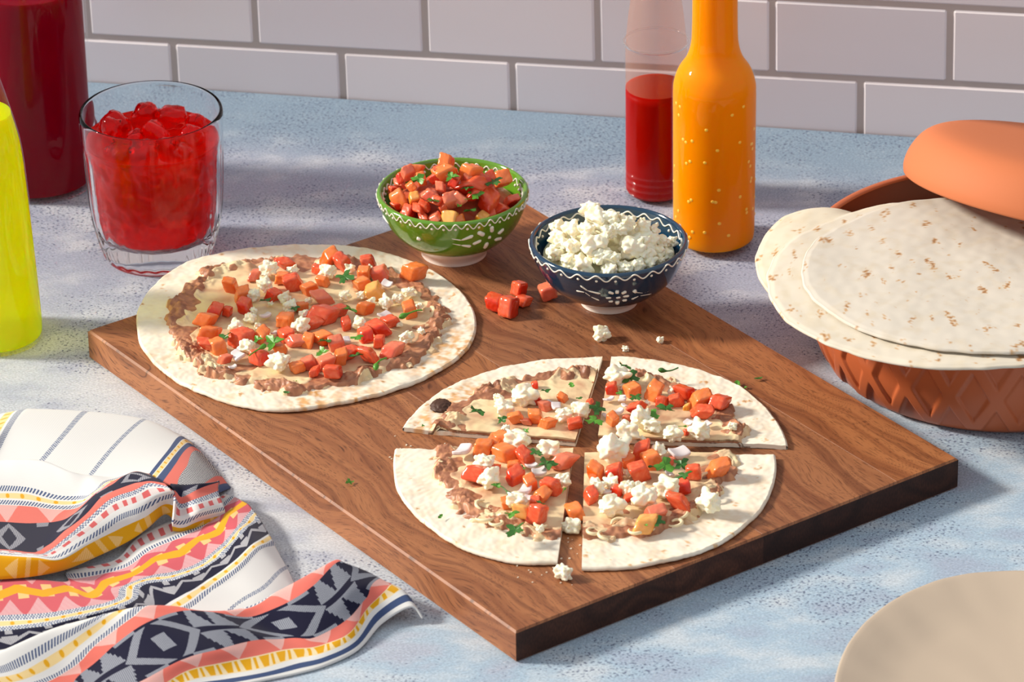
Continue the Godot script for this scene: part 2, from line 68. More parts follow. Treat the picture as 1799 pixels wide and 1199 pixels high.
# kind+variant, place, x y z (mm), size (mm), turn, shape | label
const TOPPINGS := """To W -172.1 29.0 -62.3 8.9 241 6|orange tomato dice on whole pizza, farthest out toward the glass
To W -164.7 28.7 -50.3 8.5 8 6|orange tomato dice on whole pizza, fourth from outside toward the glass
Tp W -157.8 28.1 -77.2 7.2 168 4|pinkish tomato dice on whole pizza, the only such one toward the glass
Tr W -139.6 28.8 -91.6 8.6 226 2|red tomato dice on whole pizza, farthest out toward the glass
To W -140.7 28.6 -71.9 8.3 352 0|orange tomato dice on whole pizza, third from outside toward the glass
Tr W -133.8 29.4 -63.5 9.9 100 3|red tomato dice on whole pizza, fourth from outside toward the glass
To W -112.7 29.1 -97.0 9.2 205 3|orange tomato dice on whole pizza, second from outside toward the green bowl
Tr W -103.7 29.5 -89.7 10.0 47 0|red tomato dice on whole pizza, second from outside toward the green bowl
Tr W -88.1 28.5 -91.0 8.0 0 0|red tomato dice on whole pizza, farthest out toward the green bowl
Tr W -120.0 27.6 -84.9 6.2 53 7|red tomato dice on whole pizza, third from outside toward the green bowl
To W -90.3 28.8 -75.1 8.5 68 5|orange tomato dice on whole pizza, third from outside toward the green bowl
Tp W -80.6 29.2 -74.0 9.4 270 1|pinkish tomato dice on whole pizza, farthest out toward the green bowl
To W -91.5 28.7 -61.6 8.5 101 3|orange tomato dice on whole pizza, fifth from outside toward the green bowl
Ty W -83.4 29.0 -49.9 9.0 94 7|yellowish tomato dice on whole pizza, the only such one toward the green bowl
To W -115.7 28.2 -67.1 7.4 63 7|orange tomato dice on whole pizza, sixth from outside toward the green bowl
To W -123.2 28.7 -55.4 8.5 287 6|orange tomato dice on whole pizza, fifth from outside toward the glass
Tp W -115.4 29.4 -43.0 9.8 41 3|pinkish tomato dice on whole pizza, innermost toward the green bowl
Tr W -145.5 28.1 -49.5 7.1 226 3|red tomato dice on whole pizza, innermost toward the glass
Tr W -162.2 28.6 -35.2 8.2 239 5|red tomato dice on whole pizza, fifth from outside toward the glass
Tr W -180.3 29.0 -27.6 9.0 238 0|red tomato dice on whole pizza, second from outside toward the glass
Tr W -172.5 28.0 -29.7 7.1 345 4|red tomato dice on whole pizza, third from outside toward the glass
To W -185.0 29.0 -17.2 8.9 325 2|orange tomato dice on whole pizza, second from outside toward the glass
To W -127.7 28.0 -33.6 7.1 130 7|orange tomato dice on whole pizza, innermost toward the glass
To W -136.9 29.2 -14.8 9.5 67 0|orange tomato dice on whole pizza, innermost toward the plain front crust
Tr W -113.9 30.1 -19.0 11.1 134 5|red tomato dice on whole pizza, innermost toward the green bowl
Tr W -121.1 28.5 -11.1 8.1 44 6|red tomato dice on whole pizza, innermost toward the plain front crust
Tr W -104.7 28.3 -27.4 7.6 122 1|red tomato dice on whole pizza, fourth from outside toward the green bowl
Tr W -100.0 28.3 -10.0 7.6 196 7|red tomato dice on whole pizza, innermost toward the cut quarters
To W -88.8 28.4 -29.2 7.9 318 6|orange tomato dice on whole pizza, innermost toward the green bowl
Tr W -73.2 28.7 -11.6 8.4 110 0|red tomato dice on whole pizza, sixth from outside toward the cut quarters
Tr W -80.3 29.3 -1.4 9.7 280 5|red tomato dice on whole pizza, seventh from outside toward the cut quarters
Tr W -88.1 28.5 5.4 8.1 277 0|red tomato dice on whole pizza, eighth from outside toward the cut quarters
To W -61.7 29.0 -25.0 8.9 13 4|orange tomato dice on whole pizza, fourth from outside toward the green bowl
To W -59.7 29.7 -74.8 10.5 120 3|orange tomato dice on whole pizza, farthest out toward the green bowl
To W -181.7 28.9 0.0 8.9 335 1|orange tomato dice on whole pizza, second from outside toward the plain front crust
Tr W -182.6 28.7 13.8 8.3 190 2|red tomato dice on whole pizza, farthest out toward the plain front crust
To W -176.3 28.7 17.4 8.3 106 6|orange tomato dice on whole pizza, farthest out toward the plain front crust
Tr W -162.2 29.3 8.0 9.7 55 2|red tomato dice on whole pizza, third from outside toward the plain front crust
To W -150.3 28.5 3.0 8.1 42 1|orange tomato dice on whole pizza, fifth from outside toward the plain front crust
Tr W -136.0 28.5 3.6 8.1 101 5|red tomato dice on whole pizza, fourth from outside toward the plain front crust
Tp W -129.7 28.4 11.3 7.8 208 3|pinkish tomato dice on whole pizza, innermost toward the plain front crust
To W -122.4 28.3 11.4 7.5 61 6|orange tomato dice on whole pizza, sixth from outside toward the plain front crust
To W -113.5 28.9 9.1 8.9 287 1|orange tomato dice on whole pizza, innermost toward the cut quarters
Tp W -105.2 28.1 16.4 7.2 21 2|pinkish tomato dice on whole pizza, innermost toward the cut quarters
Tr W -98.2 28.6 28.0 8.3 52 6|red tomato dice on whole pizza, fifth from outside toward the cut quarters
To W -102.4 28.6 34.0 8.3 187 4|orange tomato dice on whole pizza, farthest out toward the cut quarters
Tp W -111.4 29.3 41.5 9.6 104 4|pinkish tomato dice on whole pizza, second from outside toward the cut quarters
Tr W -106.3 29.3 52.9 9.5 348 1|red tomato dice on whole pizza, farthest out toward the cut quarters
Tp W -120.5 28.6 40.0 8.2 276 0|pinkish tomato dice on whole pizza, second from outside toward the plain front crust
To W -127.6 28.5 45.0 8.0 112 7|orange tomato dice on whole pizza, third from outside toward the plain front crust
Tr W -150.9 28.6 32.2 8.3 313 0|red tomato dice on whole pizza, second from outside toward the plain front crust
Tp W -171.3 27.4 31.2 5.9 303 6|pinkish tomato dice on whole pizza, farthest out toward the plain front crust
Tr W -85.8 29.3 32.3 9.6 163 2|red tomato dice on whole pizza, third from outside toward the cut quarters
Tr W -79.5 28.5 14.0 8.0 352 7|red tomato dice on whole pizza, fourth from outside toward the cut quarters
Tp W -71.4 29.3 26.9 9.6 243 3|pinkish tomato dice on whole pizza, farthest out toward the cut quarters
To W -138.7 28.0 20.6 7.0 75 7|orange tomato dice on whole pizza, fourth from outside toward the plain front crust
Tr W -117.3 27.3 48.8 5.6 96 4|red tomato dice on whole pizza, second from outside toward the cut quarters
C- W -149.0 30.8 -79.7 11.5 242 1|large white cheese crumble on whole pizza, farthest out toward the glass
C- W -150.8 30.2 -59.9 10.1 113 5|large white cheese crumble on whole pizza, second from outside toward the glass
C- W -157.2 29.4 -48.2 8.1 71 5|medium white cheese crumble on whole pizza, second from outside toward the glass
C- W -112.8 30.2 -76.7 10.1 340 5|large white cheese crumble on whole pizza, farthest out toward the green bowl
C- W -134.8 28.7 -81.9 6.5 232 3|medium white cheese crumble on whole pizza, farthest out toward the glass
C- W -99.2 28.7 -82.8 6.5 348 1|medium white cheese crumble on whole pizza, farthest out toward the green bowl
C- W -87.0 27.9 -84.5 4.5 128 5|small white cheese crumble on whole pizza, farthest out toward the green bowl
C- W -138.5 29.0 -44.7 7.2 235 0|medium white cheese crumble on whole pizza, fourth from outside toward the glass
C- W -134.3 29.8 -31.4 9.1 58 5|large white cheese crumble on whole pizza, innermost toward the glass
C- W -156.5 28.1 -29.2 5.0 302 5|small white cheese crumble on whole pizza, farthest out toward the glass
C- W -158.1 29.1 -18.3 7.4 336 3|medium white cheese crumble on whole pizza, third from outside toward the glass
C- W -166.0 29.8 -5.6 9.1 118 6|large white cheese crumble on whole pizza, third from outside toward the plain front crust
C- W -101.5 29.0 -45.9 7.2 14 1|medium white cheese crumble on whole pizza, innermost toward the green bowl
C- W -91.6 28.2 -47.7 5.3 69 3|small white cheese crumble on whole pizza, third from outside toward the green bowl
C- W -85.6 28.6 -36.3 6.1 56 6|small white cheese crumble on whole pizza, innermost toward the green bowl
C- W -76.6 29.6 -35.0 8.6 304 3|large white cheese crumble on whole pizza, innermost toward the green bowl
C- W -69.3 28.9 -40.4 6.9 10 5|medium white cheese crumble on whole pizza, third from outside toward the green bowl
C- W -62.6 29.0 -48.5 7.2 38 4|medium white cheese crumble on whole pizza, second from outside toward the green bowl
C- W -55.6 28.0 -31.5 4.7 61 7|small white cheese crumble on whole pizza, second from outside toward the green bowl
C- W -126.9 30.7 -3.2 11.2 243 7|large white cheese crumble on whole pizza, innermost toward the plain front crust
C- W -125.5 28.8 -21.9 6.6 222 5|medium white cheese crumble on whole pizza, innermost toward the glass
C- W -91.4 29.6 -7.2 8.5 135 6|medium white cheese crumble on whole pizza, innermost toward the cut quarters
C- W -63.1 29.5 10.9 8.5 40 1|medium white cheese crumble on whole pizza, farthest out toward the cut quarters
C- W -54.5 27.9 0.3 4.6 129 5|small white cheese crumble on whole pizza, farthest out toward the cut quarters
C- W -67.7 27.6 -9.2 3.8 174 6|small white cheese crumble on whole pizza, innermost toward the cut quarters
C- W -158.6 30.1 20.0 9.8 338 3|large white cheese crumble on whole pizza, second from outside toward the plain front crust
C- W -138.7 31.2 42.1 12.4 152 4|large white cheese crumble on whole pizza, farthest out toward the plain front crust
C- W -146.7 27.3 -40.0 3.0 232 3|small white cheese crumble on whole pizza, second from outside toward the glass
C- W -123.7 27.7 -42.0 4.2 216 7|small white cheese crumble on whole pizza, innermost toward the glass
C- W -153.2 28.0 -9.2 4.7 264 2|small white cheese crumble on whole pizza, the only such one toward the plain front crust
N- W -75.7 27.6 -62.7 7.0 153 3|pale diced onion piece on whole pizza, farthest out toward the green bowl
N- W -77.2 27.8 -20.4 7.6 54 0|pale diced onion piece on whole pizza, innermost toward the green bowl
N- W -99.3 27.5 10.9 6.8 285 3|pale diced onion piece on whole pizza, the only such one toward the cut quarters
N- W -163.6 28.2 29.1 9.0 126 5|pale diced onion piece on whole pizza, second from outside toward the plain front crust
N- W -166.3 27.0 40.9 5.1 203 7|pale diced onion piece on whole pizza, farthest out toward the plain front crust
N- W -143.2 26.7 -2.2 4.2 221 7|pale diced onion piece on whole pizza, innermost toward the plain front crust
N- W -149.5 27.6 -23.2 7.1 208 2|pale diced onion piece on whole pizza, the only such one toward the glass
Hl W -101.8 32.0 -64.6 10.1 116 7|green cilantro leaf on whole pizza, farthest out toward the green bowl
Hl W -149.6 31.4 -36.4 6.2 210 1|green cilantro leaf on whole pizza, farthest out toward the glass
Hl W -98.0 31.7 -21.9 7.8 299 6|green cilantro leaf on whole pizza, innermost toward the green bowl
Hl W -131.6 31.2 -25.4 4.9 4 1|green cilantro leaf on whole pizza, innermost toward the glass
Hl W -172.2 31.7 12.0 7.8 249 3|green cilantro leaf on whole pizza, farthest out toward the plain front crust
Hl W -142.2 32.0 20.8 9.9 122 0|green cilantro leaf on whole pizza, innermost toward the plain front crust
Hs W -151.8 32.4 31.1 12.8 68 6|long green cilantro stem on whole pizza, the only such one toward the plain front crust
Hb W -151.7 24.5 29.1 3.5 299 6|tiny chopped cilantro bit on whole pizza, innermost toward the plain front crust
Hl W -111.4 31.6 18.1 7.2 205 1|green cilantro leaf on whole pizza, innermost toward the cut quarters
Hl W -112.8 31.5 32.9 6.9 116 4|green cilantro leaf on whole pizza, second from outside toward the cut quarters
Hl W -92.6 31.4 14.6 6.1 358 2|green cilantro leaf on whole pizza, third from outside toward the cut quarters
Hl W -92.8 31.4 37.3 6.1 197 3|green cilantro leaf on whole pizza, farthest out toward the cut quarters
Hs W -60.8 32.5 -11.7 13.5 181 4|long green cilantro stem on whole pizza, innermost toward the cut quarters
Hs W -76.7 32.7 51.7 14.5 253 0|long green cilantro stem on whole pizza, farthest out toward the cut quarters
Hb W -143.1 24.7 52.6 4.5 353 6|tiny chopped cilantro bit on whole pizza, third from outside toward the plain front crust
Hb W -128.5 24.6 56.7 3.7 276 2|tiny chopped cilantro bit on whole pizza, second from outside toward the plain front crust
Hb W -133.3 24.6 69.2 3.9 158 3|tiny chopped cilantro bit on whole pizza, farthest out toward the plain front crust
Hl W -152.1 31.3 15.0 5.3 111 0|green cilantro leaf on whole pizza, second from outside toward the plain front crust
Tr BL 12.8 26.5 69.0 3.9 267 0|red tomato dice on scorched pizza quarter, farthest out toward the whole pizza
Tr BL 12.9 27.8 88.9 6.5 274 1|red tomato dice on scorched pizza quarter, innermost toward the whole pizza
To BL 29.0 27.3 86.5 5.6 231 2|orange tomato dice on scorched pizza quarter, the only such one toward the blue bowl
To BL 1.4 28.4 111.8 7.8 85 7|orange tomato dice on scorched pizza quarter, farthest out toward the board corner
Tp BL 7.6 26.9 114.1 4.9 170 7|pinkish tomato dice on scorched pizza quarter, the only such one toward the board corner
To BL 13.0 28.7 111.4 8.5 68 3|orange tomato dice on scorched pizza quarter, innermost toward the board corner
To BL 19.8 27.7 118.1 6.5 124 3|orange tomato dice on scorched pizza quarter, the only such one toward the terracotta dish
Tr BL 35.6 28.1 119.3 7.1 4 5|red tomato dice on scorched pizza quarter, the only such one toward the terracotta dish
Tp BL 18.8 27.4 96.8 5.9 124 6|pinkish tomato dice on scorched pizza quarter, the only such one toward the blue bowl
Tr BL 44.9 26.0 89.6 2.9 76 2|red tomato dice on scorched pizza quarter, the only such one toward the blue bowl
C- BL 7.0 31.7 90.3 13.5 16 6|large white cheese crumble on scorched pizza quarter, the only such one toward the whole pizza
C- BL -5.1 30.4 102.7 10.4 192 3|medium white cheese crumble on scorched pizza quarter, the only such one toward the board corner
C- BL -8.4 28.5 88.1 6.0 330 4|small white cheese crumble on scorched pizza quarter, the only such one toward the whole pizza
C- BL 39.2 30.7 107.7 11.2 346 5|large white cheese crumble on scorched pizza quarter, the only such one toward the terracotta dish
C- BL 29.2 29.4 111.2 8.2 210 4|medium white cheese crumble on scorched pizza quarter, the only such one toward the terracotta dish
C- BL -4.6 28.3 125.1 5.5 72 5|small white cheese crumble on scorched pizza quarter, the only such one toward the board corner
N- BL 25.1 27.7 98.9 7.3 284 5|pale diced onion piece on scorched pizza quarter, innermost toward the blue bowl
N- BL 21.5 26.7 91.4 4.0 148 0|pale diced onion piece on scorched pizza quarter, farthest out toward the blue bowl
Hl BL 1.7 31.2 85.1 4.8 264 0|green cilantro leaf on scorched pizza quarter, the only such one toward the whole pizza
Hl BL -21.0 31.8 110.3 8.7 289 1|green cilantro leaf on scorched pizza quarter, farthest out toward the board corner
Hl BL -6.5 31.3 119.8 5.4 110 1|green cilantro leaf on scorched pizza quarter, innermost toward the board corner
Hl BL 19.0 31.2 85.0 4.8 194 1|green cilantro leaf on scorched pizza quarter, the only such one toward the blue bowl
Hb BL 34.5 31.4 79.6 6.2 93 0|tiny chopped cilantro bit on scorched pizza quarter, farthest out toward the blue bowl
Hb BL 38.8 31.2 94.8 4.7 353 1|tiny chopped cilantro bit on scorched pizza quarter, innermost toward the blue bowl
Hb BL -52.6 24.4 112.1 2.6 68 4|tiny chopped cilantro bit on scorched pizza quarter, farthest out toward the board corner
Hl BL 48.8 31.7 108.5 8.0 50 7|green cilantro leaf on scorched pizza quarter, innermost toward the terracotta dish
Hl BL 46.4 31.9 123.9 9.4 281 2|green cilantro leaf on scorched pizza quarter, farthest out toward the terracotta dish
Hb BL 7.2 31.3 133.5 5.1 144 2|tiny chopped cilantro bit on scorched pizza quarter, innermost toward the board corner
Tr BR 57.9 27.7 77.7 6.4 264 3|red tomato dice on dish-side pizza quarter, farthest out toward the whole pizza
To BR 69.8 28.5 81.4 8.1 102 5|orange tomato dice on dish-side pizza quarter, the only such one toward the whole pizza
To BR 82.7 29.2 84.3 9.4 49 6|orange tomato dice on dish-side pizza quarter, innermost toward the blue bowl
Tr BR 87.1 28.2 95.4 7.4 153 7|red tomato dice on dish-side pizza quarter, innermost toward the blue bowl
Tr BR 95.4 28.0 94.0 7.1 94 3|red tomato dice on dish-side pizza quarter, third from outside toward the blue bowl
Tr BR 100.5 28.7 85.4 8.4 313 5|red tomato dice on dish-side pizza quarter, second from outside toward the blue bowl
To BR 109.0 29.2 95.2 9.4 14 2|orange tomato dice on dish-side pizza quarter, farthest out toward the blue bowl
Tr BR 109.8 28.8 108.8 8.7 5 6|red tomato dice on dish-side pizza quarter, innermost toward the terracotta dish
Tr BR 120.4 29.3 98.6 9.5 149 1|red tomato dice on dish-side pizza quarter, farthest out toward the blue bowl
Tr BR 71.9 28.3 101.4 7.5 261 6|red tomato dice on dish-side pizza quarter, innermost toward the whole pizza
To BR 57.5 28.0 115.3 7.0 37 4|orange tomato dice on dish-side pizza quarter, the only such one toward the board corner
Tp BR 66.1 26.6 111.6 4.1 131 5|pinkish tomato dice on dish-side pizza quarter, the only such one toward the board corner
Tr BR 99.4 26.7 129.8 4.4 334 4|red tomato dice on dish-side pizza quarter, farthest out toward the terracotta dish
Ty BR 101.3 26.2 99.5 3.5 269 2|yellowish tomato dice on dish-side pizza quarter, the only such one toward the blue bowl
C- BR 61.9 31.7 69.3 13.6 208 3|large white cheese crumble on dish-side pizza quarter, the only such one toward the whole pizza
C- BR 93.7 28.7 83.8 6.5 263 0|medium white cheese crumble on dish-side pizza quarter, the only such one toward the blue bowl
C- BR 74.0 31.3 120.4 12.6 85 0|large white cheese crumble on dish-side pizza quarter, innermost toward the board corner
C- BR 79.9 30.1 127.0 9.9 352 4|medium white cheese crumble on dish-side pizza quarter, the only such one toward the board corner
C- BR 65.4 31.4 135.7 12.9 175 3|large white cheese crumble on dish-side pizza quarter, farthest out toward the board corner
C- BR 91.6 30.1 137.2 9.8 12 6|medium white cheese crumble on dish-side pizza quarter, the only such one toward the terracotta dish
C- BR 106.6 30.9 135.0 11.8 303 0|large white cheese crumble on dish-side pizza quarter, the only such one toward the terracotta dish
C- BR 65.5 28.0 74.9 4.8 223 4|small white cheese crumble on dish-side pizza quarter, farthest out toward the whole pizza
C- BR 78.2 27.4 95.1 3.4 137 3|small white cheese crumble on dish-side pizza quarter, innermost toward the whole pizza
C- BR 74.1 27.4 137.8 3.3 317 4|small white cheese crumble on dish-side pizza quarter, the only such one toward the board corner
C- BR 126.5 28.3 126.7 5.5 176 5|small white cheese crumble on dish-side pizza quarter, the only such one toward the terracotta dish
N- BR 64.0 27.4 90.2 6.3 249 4|pale diced onion piece on dish-side pizza quarter, second from outside toward the whole pizza
N- BR 65.2 26.8 97.0 4.2 298 4|pale diced onion piece on dish-side pizza quarter, innermost toward the whole pizza
N- BR 56.2 27.2 89.6 5.8 222 3|pale diced onion piece on dish-side pizza quarter, farthest out toward the whole pizza
N- BR 60.8 27.8 106.5 7.6 212 4|pale diced onion piece on dish-side pizza quarter, innermost toward the board corner
N- BR 54.0 27.0 109.0 4.9 323 1|pale diced onion piece on dish-side pizza quarter, farthest out toward the board corner
N- BR 101.8 27.2 119.7 5.7 131 4|pale diced onion piece on dish-side pizza quarter, innermost toward the terracotta dish
N- BR 112.6 27.0 121.0 4.9 121 5|pale diced onion piece on dish-side pizza quarter, farthest out toward the terracotta dish
Hl BR 66.4 31.5 57.4 6.9 296 1|green cilantro leaf on dish-side pizza quarter, farthest out toward the whole pizza
Hl BR 68.8 31.9 70.7 9.5 20 7|green cilantro leaf on dish-side pizza quarter, second from outside toward the whole pizza
Hs BR 91.8 32.2 61.9 11.4 183 5|long green cilantro stem on dish-side pizza quarter, the only such one toward the blue bowl
Hl BR 71.4 31.5 95.3 6.9 273 7|green cilantro leaf on dish-side pizza quarter, innermost toward the whole pizza
Hl BR 62.4 31.0 88.9 3.3 11 2|green cilantro leaf on dish-side pizza quarter, third from outside toward the whole pizza
Hl BR 88.6 31.7 110.5 8.2 354 3|green cilantro leaf on dish-side pizza quarter, the only such one toward the terracotta dish
Hl BR 80.9 31.4 116.7 6.3 142 2|green cilantro leaf on dish-side pizza quarter, the only such one toward the board corner
Hs BR 97.3 31.2 131.0 4.9 7 0|long green cilantro stem on dish-side pizza quarter, the only such one toward the terracotta dish
To FL -17.5 29.7 148.5 10.4 350 0|orange tomato dice on towel-side pizza quarter, third from outside toward the whole pizza
To FL -11.8 28.3 141.2 7.7 50 1|orange tomato dice on towel-side pizza quarter, second from outside toward the whole pizza
To FL -7.2 28.7 139.0 8.4 102 6|orange tomato dice on towel-side pizza quarter, farthest out toward the whole pizza
To FL -5.5 29.2 154.8 9.4 116 1|orange tomato dice on towel-side pizza quarter, fourth from outside toward the whole pizza
Tr FL -21.8 29.0 178.1 9.1 142 5|red tomato dice on towel-side pizza quarter, farthest out toward the whole pizza
Tr FL -11.4 27.4 169.8 5.8 161 1|red tomato dice on towel-side pizza quarter, second from outside toward the whole pizza
Tr FL 6.4 29.1 159.1 9.2 42 0|red tomato dice on towel-side pizza quarter, the only such one toward the blue bowl
To FL 0.0 27.6 167.8 6.2 176 1|orange tomato dice on towel-side pizza quarter, innermost toward the whole pizza
Tr FL 0.6 28.7 181.1 8.4 210 5|red tomato dice on towel-side pizza quarter, innermost toward the whole pizza
Tp FL 28.2 29.7 166.7 10.4 137 4|pinkish tomato dice on towel-side pizza quarter, the only such one toward the blue bowl
To FL 8.9 28.6 189.8 8.2 21 4|orange tomato dice on towel-side pizza quarter, innermost toward the terracotta dish
Tr FL 20.7 29.0 195.2 9.1 64 3|red tomato dice on towel-side pizza quarter, innermost toward the terracotta dish
To FL 15.0 28.3 203.6 7.7 39 2|orange tomato dice on towel-side pizza quarter, farthest out toward the terracotta dish
Tr FL 12.6 29.6 226.5 10.2 150 3|red tomato dice on towel-side pizza quarter, farthest out toward the terracotta dish
To FL -5.2 27.6 209.9 6.1 10 7|orange tomato dice on towel-side pizza quarter, the only such one toward the board corner
Ty FL 4.4 28.3 221.2 7.6 151 1|yellowish tomato dice on towel-side pizza quarter, the only such one toward the terracotta dish
Tr FL 11.1 27.6 209.1 6.1 71 5|red tomato dice on towel-side pizza quarter, second from outside toward the terracotta dish
C- FL 1.7 31.7 144.8 13.6 157 2|large white cheese crumble on towel-side pizza quarter, the only such one toward the whole pizza
C- FL -17.5 30.6 168.2 11.1 162 1|medium white cheese crumble on towel-side pizza quarter, the only such one toward the whole pizza
C- FL -14.1 31.1 187.7 12.2 58 2|large white cheese crumble on towel-side pizza quarter, the only such one toward the board corner
C- FL 19.9 31.2 154.7 12.3 346 0|large white cheese crumble on towel-side pizza quarter, the only such one toward the blue bowl
C- FL 27.1 29.7 189.5 8.8 196 7|small white cheese crumble on towel-side pizza quarter, innermost toward the terracotta dish
C- FL 0.7 30.6 212.6 10.9 166 2|small white cheese crumble on towel-side pizza quarter, the only such one toward the board corner
C- FL 13.8 27.8 240.0 4.3 200 1|small white cheese crumble on towel-side pizza quarter, farthest out toward the terracotta dish
N- FL -29.4 28.7 151.3 10.6 250 0|pale diced onion piece on towel-side pizza quarter, the only such one toward the whole pizza
N- FL 9.8 27.4 167.8 6.5 203 0|pale diced onion piece on towel-side pizza quarter, farthest out toward the blue bowl
N- FL 14.0 28.1 176.2 8.6 7 1|pale diced onion piece on towel-side pizza quarter, innermost toward the blue bowl
N- FL 6.0 28.3 197.5 9.2 259 3|pale diced onion piece on towel-side pizza quarter, innermost toward the terracotta dish
N- FL 8.0 27.2 204.2 5.7 151 4|pale diced onion piece on towel-side pizza quarter, farthest out toward the terracotta dish
N- FL 16.0 27.0 193.6 5.0 24 7|pale diced onion piece on towel-side pizza quarter, second from outside toward the terracotta dish
Hl FL 12.8 31.6 159.5 7.1 174 7|green cilantro leaf on towel-side pizza quarter, farthest out toward the blue bowl
Hl FL 18.2 32.1 174.9 10.5 271 1|green cilantro leaf on towel-side pizza quarter, second from outside toward the blue bowl
Hl FL 4.2 31.2 177.8 4.6 109 4|green cilantro leaf on towel-side pizza quarter, innermost toward the blue bowl
Hs FL -4.4 32.0 205.2 10.2 302 7|long green cilantro stem on towel-side pizza quarter, the only such one toward the board corner
Hl FL -9.9 31.1 196.4 4.3 175 0|green cilantro leaf on towel-side pizza quarter, innermost toward the board corner
Hl FL -1.9 31.5 229.3 6.4 358 6|green cilantro leaf on towel-side pizza quarter, second from outside toward the board corner
Hl FL 0.1 32.0 248.1 10.1 257 3|green cilantro leaf on towel-side pizza quarter, farthest out toward the board corner
Hb FL -42.0 24.6 218.8 4.3 49 6|tiny chopped cilantro bit on towel-side pizza quarter, the only such one toward the board corner
Hs FL 28.2 31.3 203.6 5.0 74 2|long green cilantro stem on towel-side pizza quarter, the only such one toward the terracotta dish
Hb FL 14.1 31.5 218.2 6.9 312 5|tiny chopped cilantro bit on towel-side pizza quarter, the only such one toward the terracotta dish
Tr FR 73.0 29.4 155.8 9.9 107 4|red tomato dice on plate-side pizza quarter, farthest out toward the whole pizza
To FR 63.6 29.1 163.8 9.1 220 0|orange tomato dice on plate-side pizza quarter, innermost toward the whole pizza
To FR 78.2 29.1 167.0 9.3 98 6|orange tomato dice on plate-side pizza quarter, innermost toward the blue bowl
To FR 46.3 29.4 179.2 9.8 225 6|orange tomato dice on plate-side pizza quarter, farthest out toward the whole pizza
Tr FR 56.7 29.0 181.8 9.1 264 3|red tomato dice on plate-side pizza quarter, second from outside toward the whole pizza
Tr FR 70.8 29.7 180.7 10.5 107 3|red tomato dice on plate-side pizza quarter, innermost toward the whole pizza
Tr FR 101.6 29.0 180.4 9.0 72 7|red tomato dice on plate-side pizza quarter, the only such one toward the blue bowl
To FR 115.7 29.3 177.6 9.7 11 2|orange tomato dice on plate-side pizza quarter, farthest out toward the blue bowl
Tr FR 42.9 29.0 205.2 9.0 24 7|red tomato dice on plate-side pizza quarter, farthest out toward the board corner
Tr FR 57.6 27.6 199.1 6.3 235 3|red tomato dice on plate-side pizza quarter, second from outside toward the board corner
Tr FR 63.7 27.4 205.9 5.7 285 2|red tomato dice on plate-side pizza quarter, innermost toward the board corner
Tr FR 91.8 29.7 215.1 10.4 167 2|red tomato dice on plate-side pizza quarter, farthest out toward the terracotta dish
Tr FR 94.7 28.3 196.0 7.7 273 0|red tomato dice on plate-side pizza quarter, innermost toward the terracotta dish
Tp FR 78.3 28.6 226.0 8.3 197 2|pinkish tomato dice on plate-side pizza quarter, the only such one toward the terracotta dish
Ty FR 72.3 29.0 238.8 9.1 351 1|yellowish tomato dice on plate-side pizza quarter, the only such one toward the board corner
To FR 79.2 27.4 199.4 5.7 143 0|orange tomato dice on plate-side pizza quarter, the only such one toward the terracotta dish
Tp FR 89.6 26.8 163.2 4.6 179 4|pinkish tomato dice on plate-side pizza quarter, the only such one toward the blue bowl
C- FR 57.3 33.8 160.2 18.7 271 3|large white cheese crumble on plate-side pizza quarter, the only such one toward the whole pizza
C- FR 82.8 29.7 156.7 8.9 89 0|medium white cheese crumble on plate-side pizza quarter, the only such one toward the blue bowl
C- FR 64.5 28.1 179.0 5.0 328 1|small white cheese crumble on plate-side pizza quarter, innermost toward the whole pizza
C- FR 46.6 30.0 197.3 9.5 278 7|medium white cheese crumble on plate-side pizza quarter, innermost toward the board corner
C- FR 54.4 29.7 191.3 8.8 116 1|small white cheese crumble on plate-side pizza quarter, farthest out toward the whole pizza
C- FR 63.9 29.7 198.7 8.8 249 2|small white cheese crumble on plate-side pizza quarter, farthest out toward the board corner
C- FR 72.5 31.6 213.6 13.4 12 7|large white cheese crumble on plate-side pizza quarter, the only such one toward the board corner
C- FR 85.3 31.6 202.9 13.5 326 0|large white cheese crumble on plate-side pizza quarter, innermost toward the terracotta dish
C- FR 70.3 29.0 196.4 7.2 261 3|small white cheese crumble on plate-side pizza quarter, innermost toward the board corner
C- FR 54.3 31.4 220.9 12.8 23 6|medium white cheese crumble on plate-side pizza quarter, farthest out toward the board corner
C- FR 108.2 31.4 218.7 12.8 307 0|large white cheese crumble on plate-side pizza quarter, farthest out toward the terracotta dish
N- FR 94.1 28.7 158.2 10.8 38 0|pale diced onion piece on plate-side pizza quarter, farthest out toward the blue bowl
N- FR 52.1 27.4 198.6 6.4 344 7|pale diced onion piece on plate-side pizza quarter, the only such one toward the board corner
N- FR 88.3 27.2 179.7 5.8 301 5|pale diced onion piece on plate-side pizza quarter, innermost toward the blue bowl
Hl FR 85.6 31.9 177.9 9.4 33 2|green cilantro leaf on plate-side pizza quarter, innermost toward the blue bowl
Hs FR 79.2 31.4 180.0 6.2 185 3|long green cilantro stem on plate-side pizza quarter, the only such one toward the blue bowl
Hl FR 94.7 31.7 176.7 7.9 37 1|green cilantro leaf on plate-side pizza quarter, farthest out toward the blue bowl
Hl FR 95.6 31.8 189.5 8.6 251 7|green cilantro leaf on plate-side pizza quarter, second from outside toward the blue bowl
Hl FR 79.5 31.5 239.8 6.4 39 7|green cilantro leaf on plate-side pizza quarter, the only such one toward the terracotta dish
Hb FR 72.5 31.0 242.9 3.5 114 0|tiny chopped cilantro bit on plate-side pizza quarter, the only such one toward the board corner
Tr board 4.9 25.1 -58.8 10.9 329 4|red tomato dice at the back of the loose cluster between the bowls
Tr board -9.8 24.7 -41.9 10.0 238 1|glossy red tomato dice of loose cluster, nearest the whole pizza
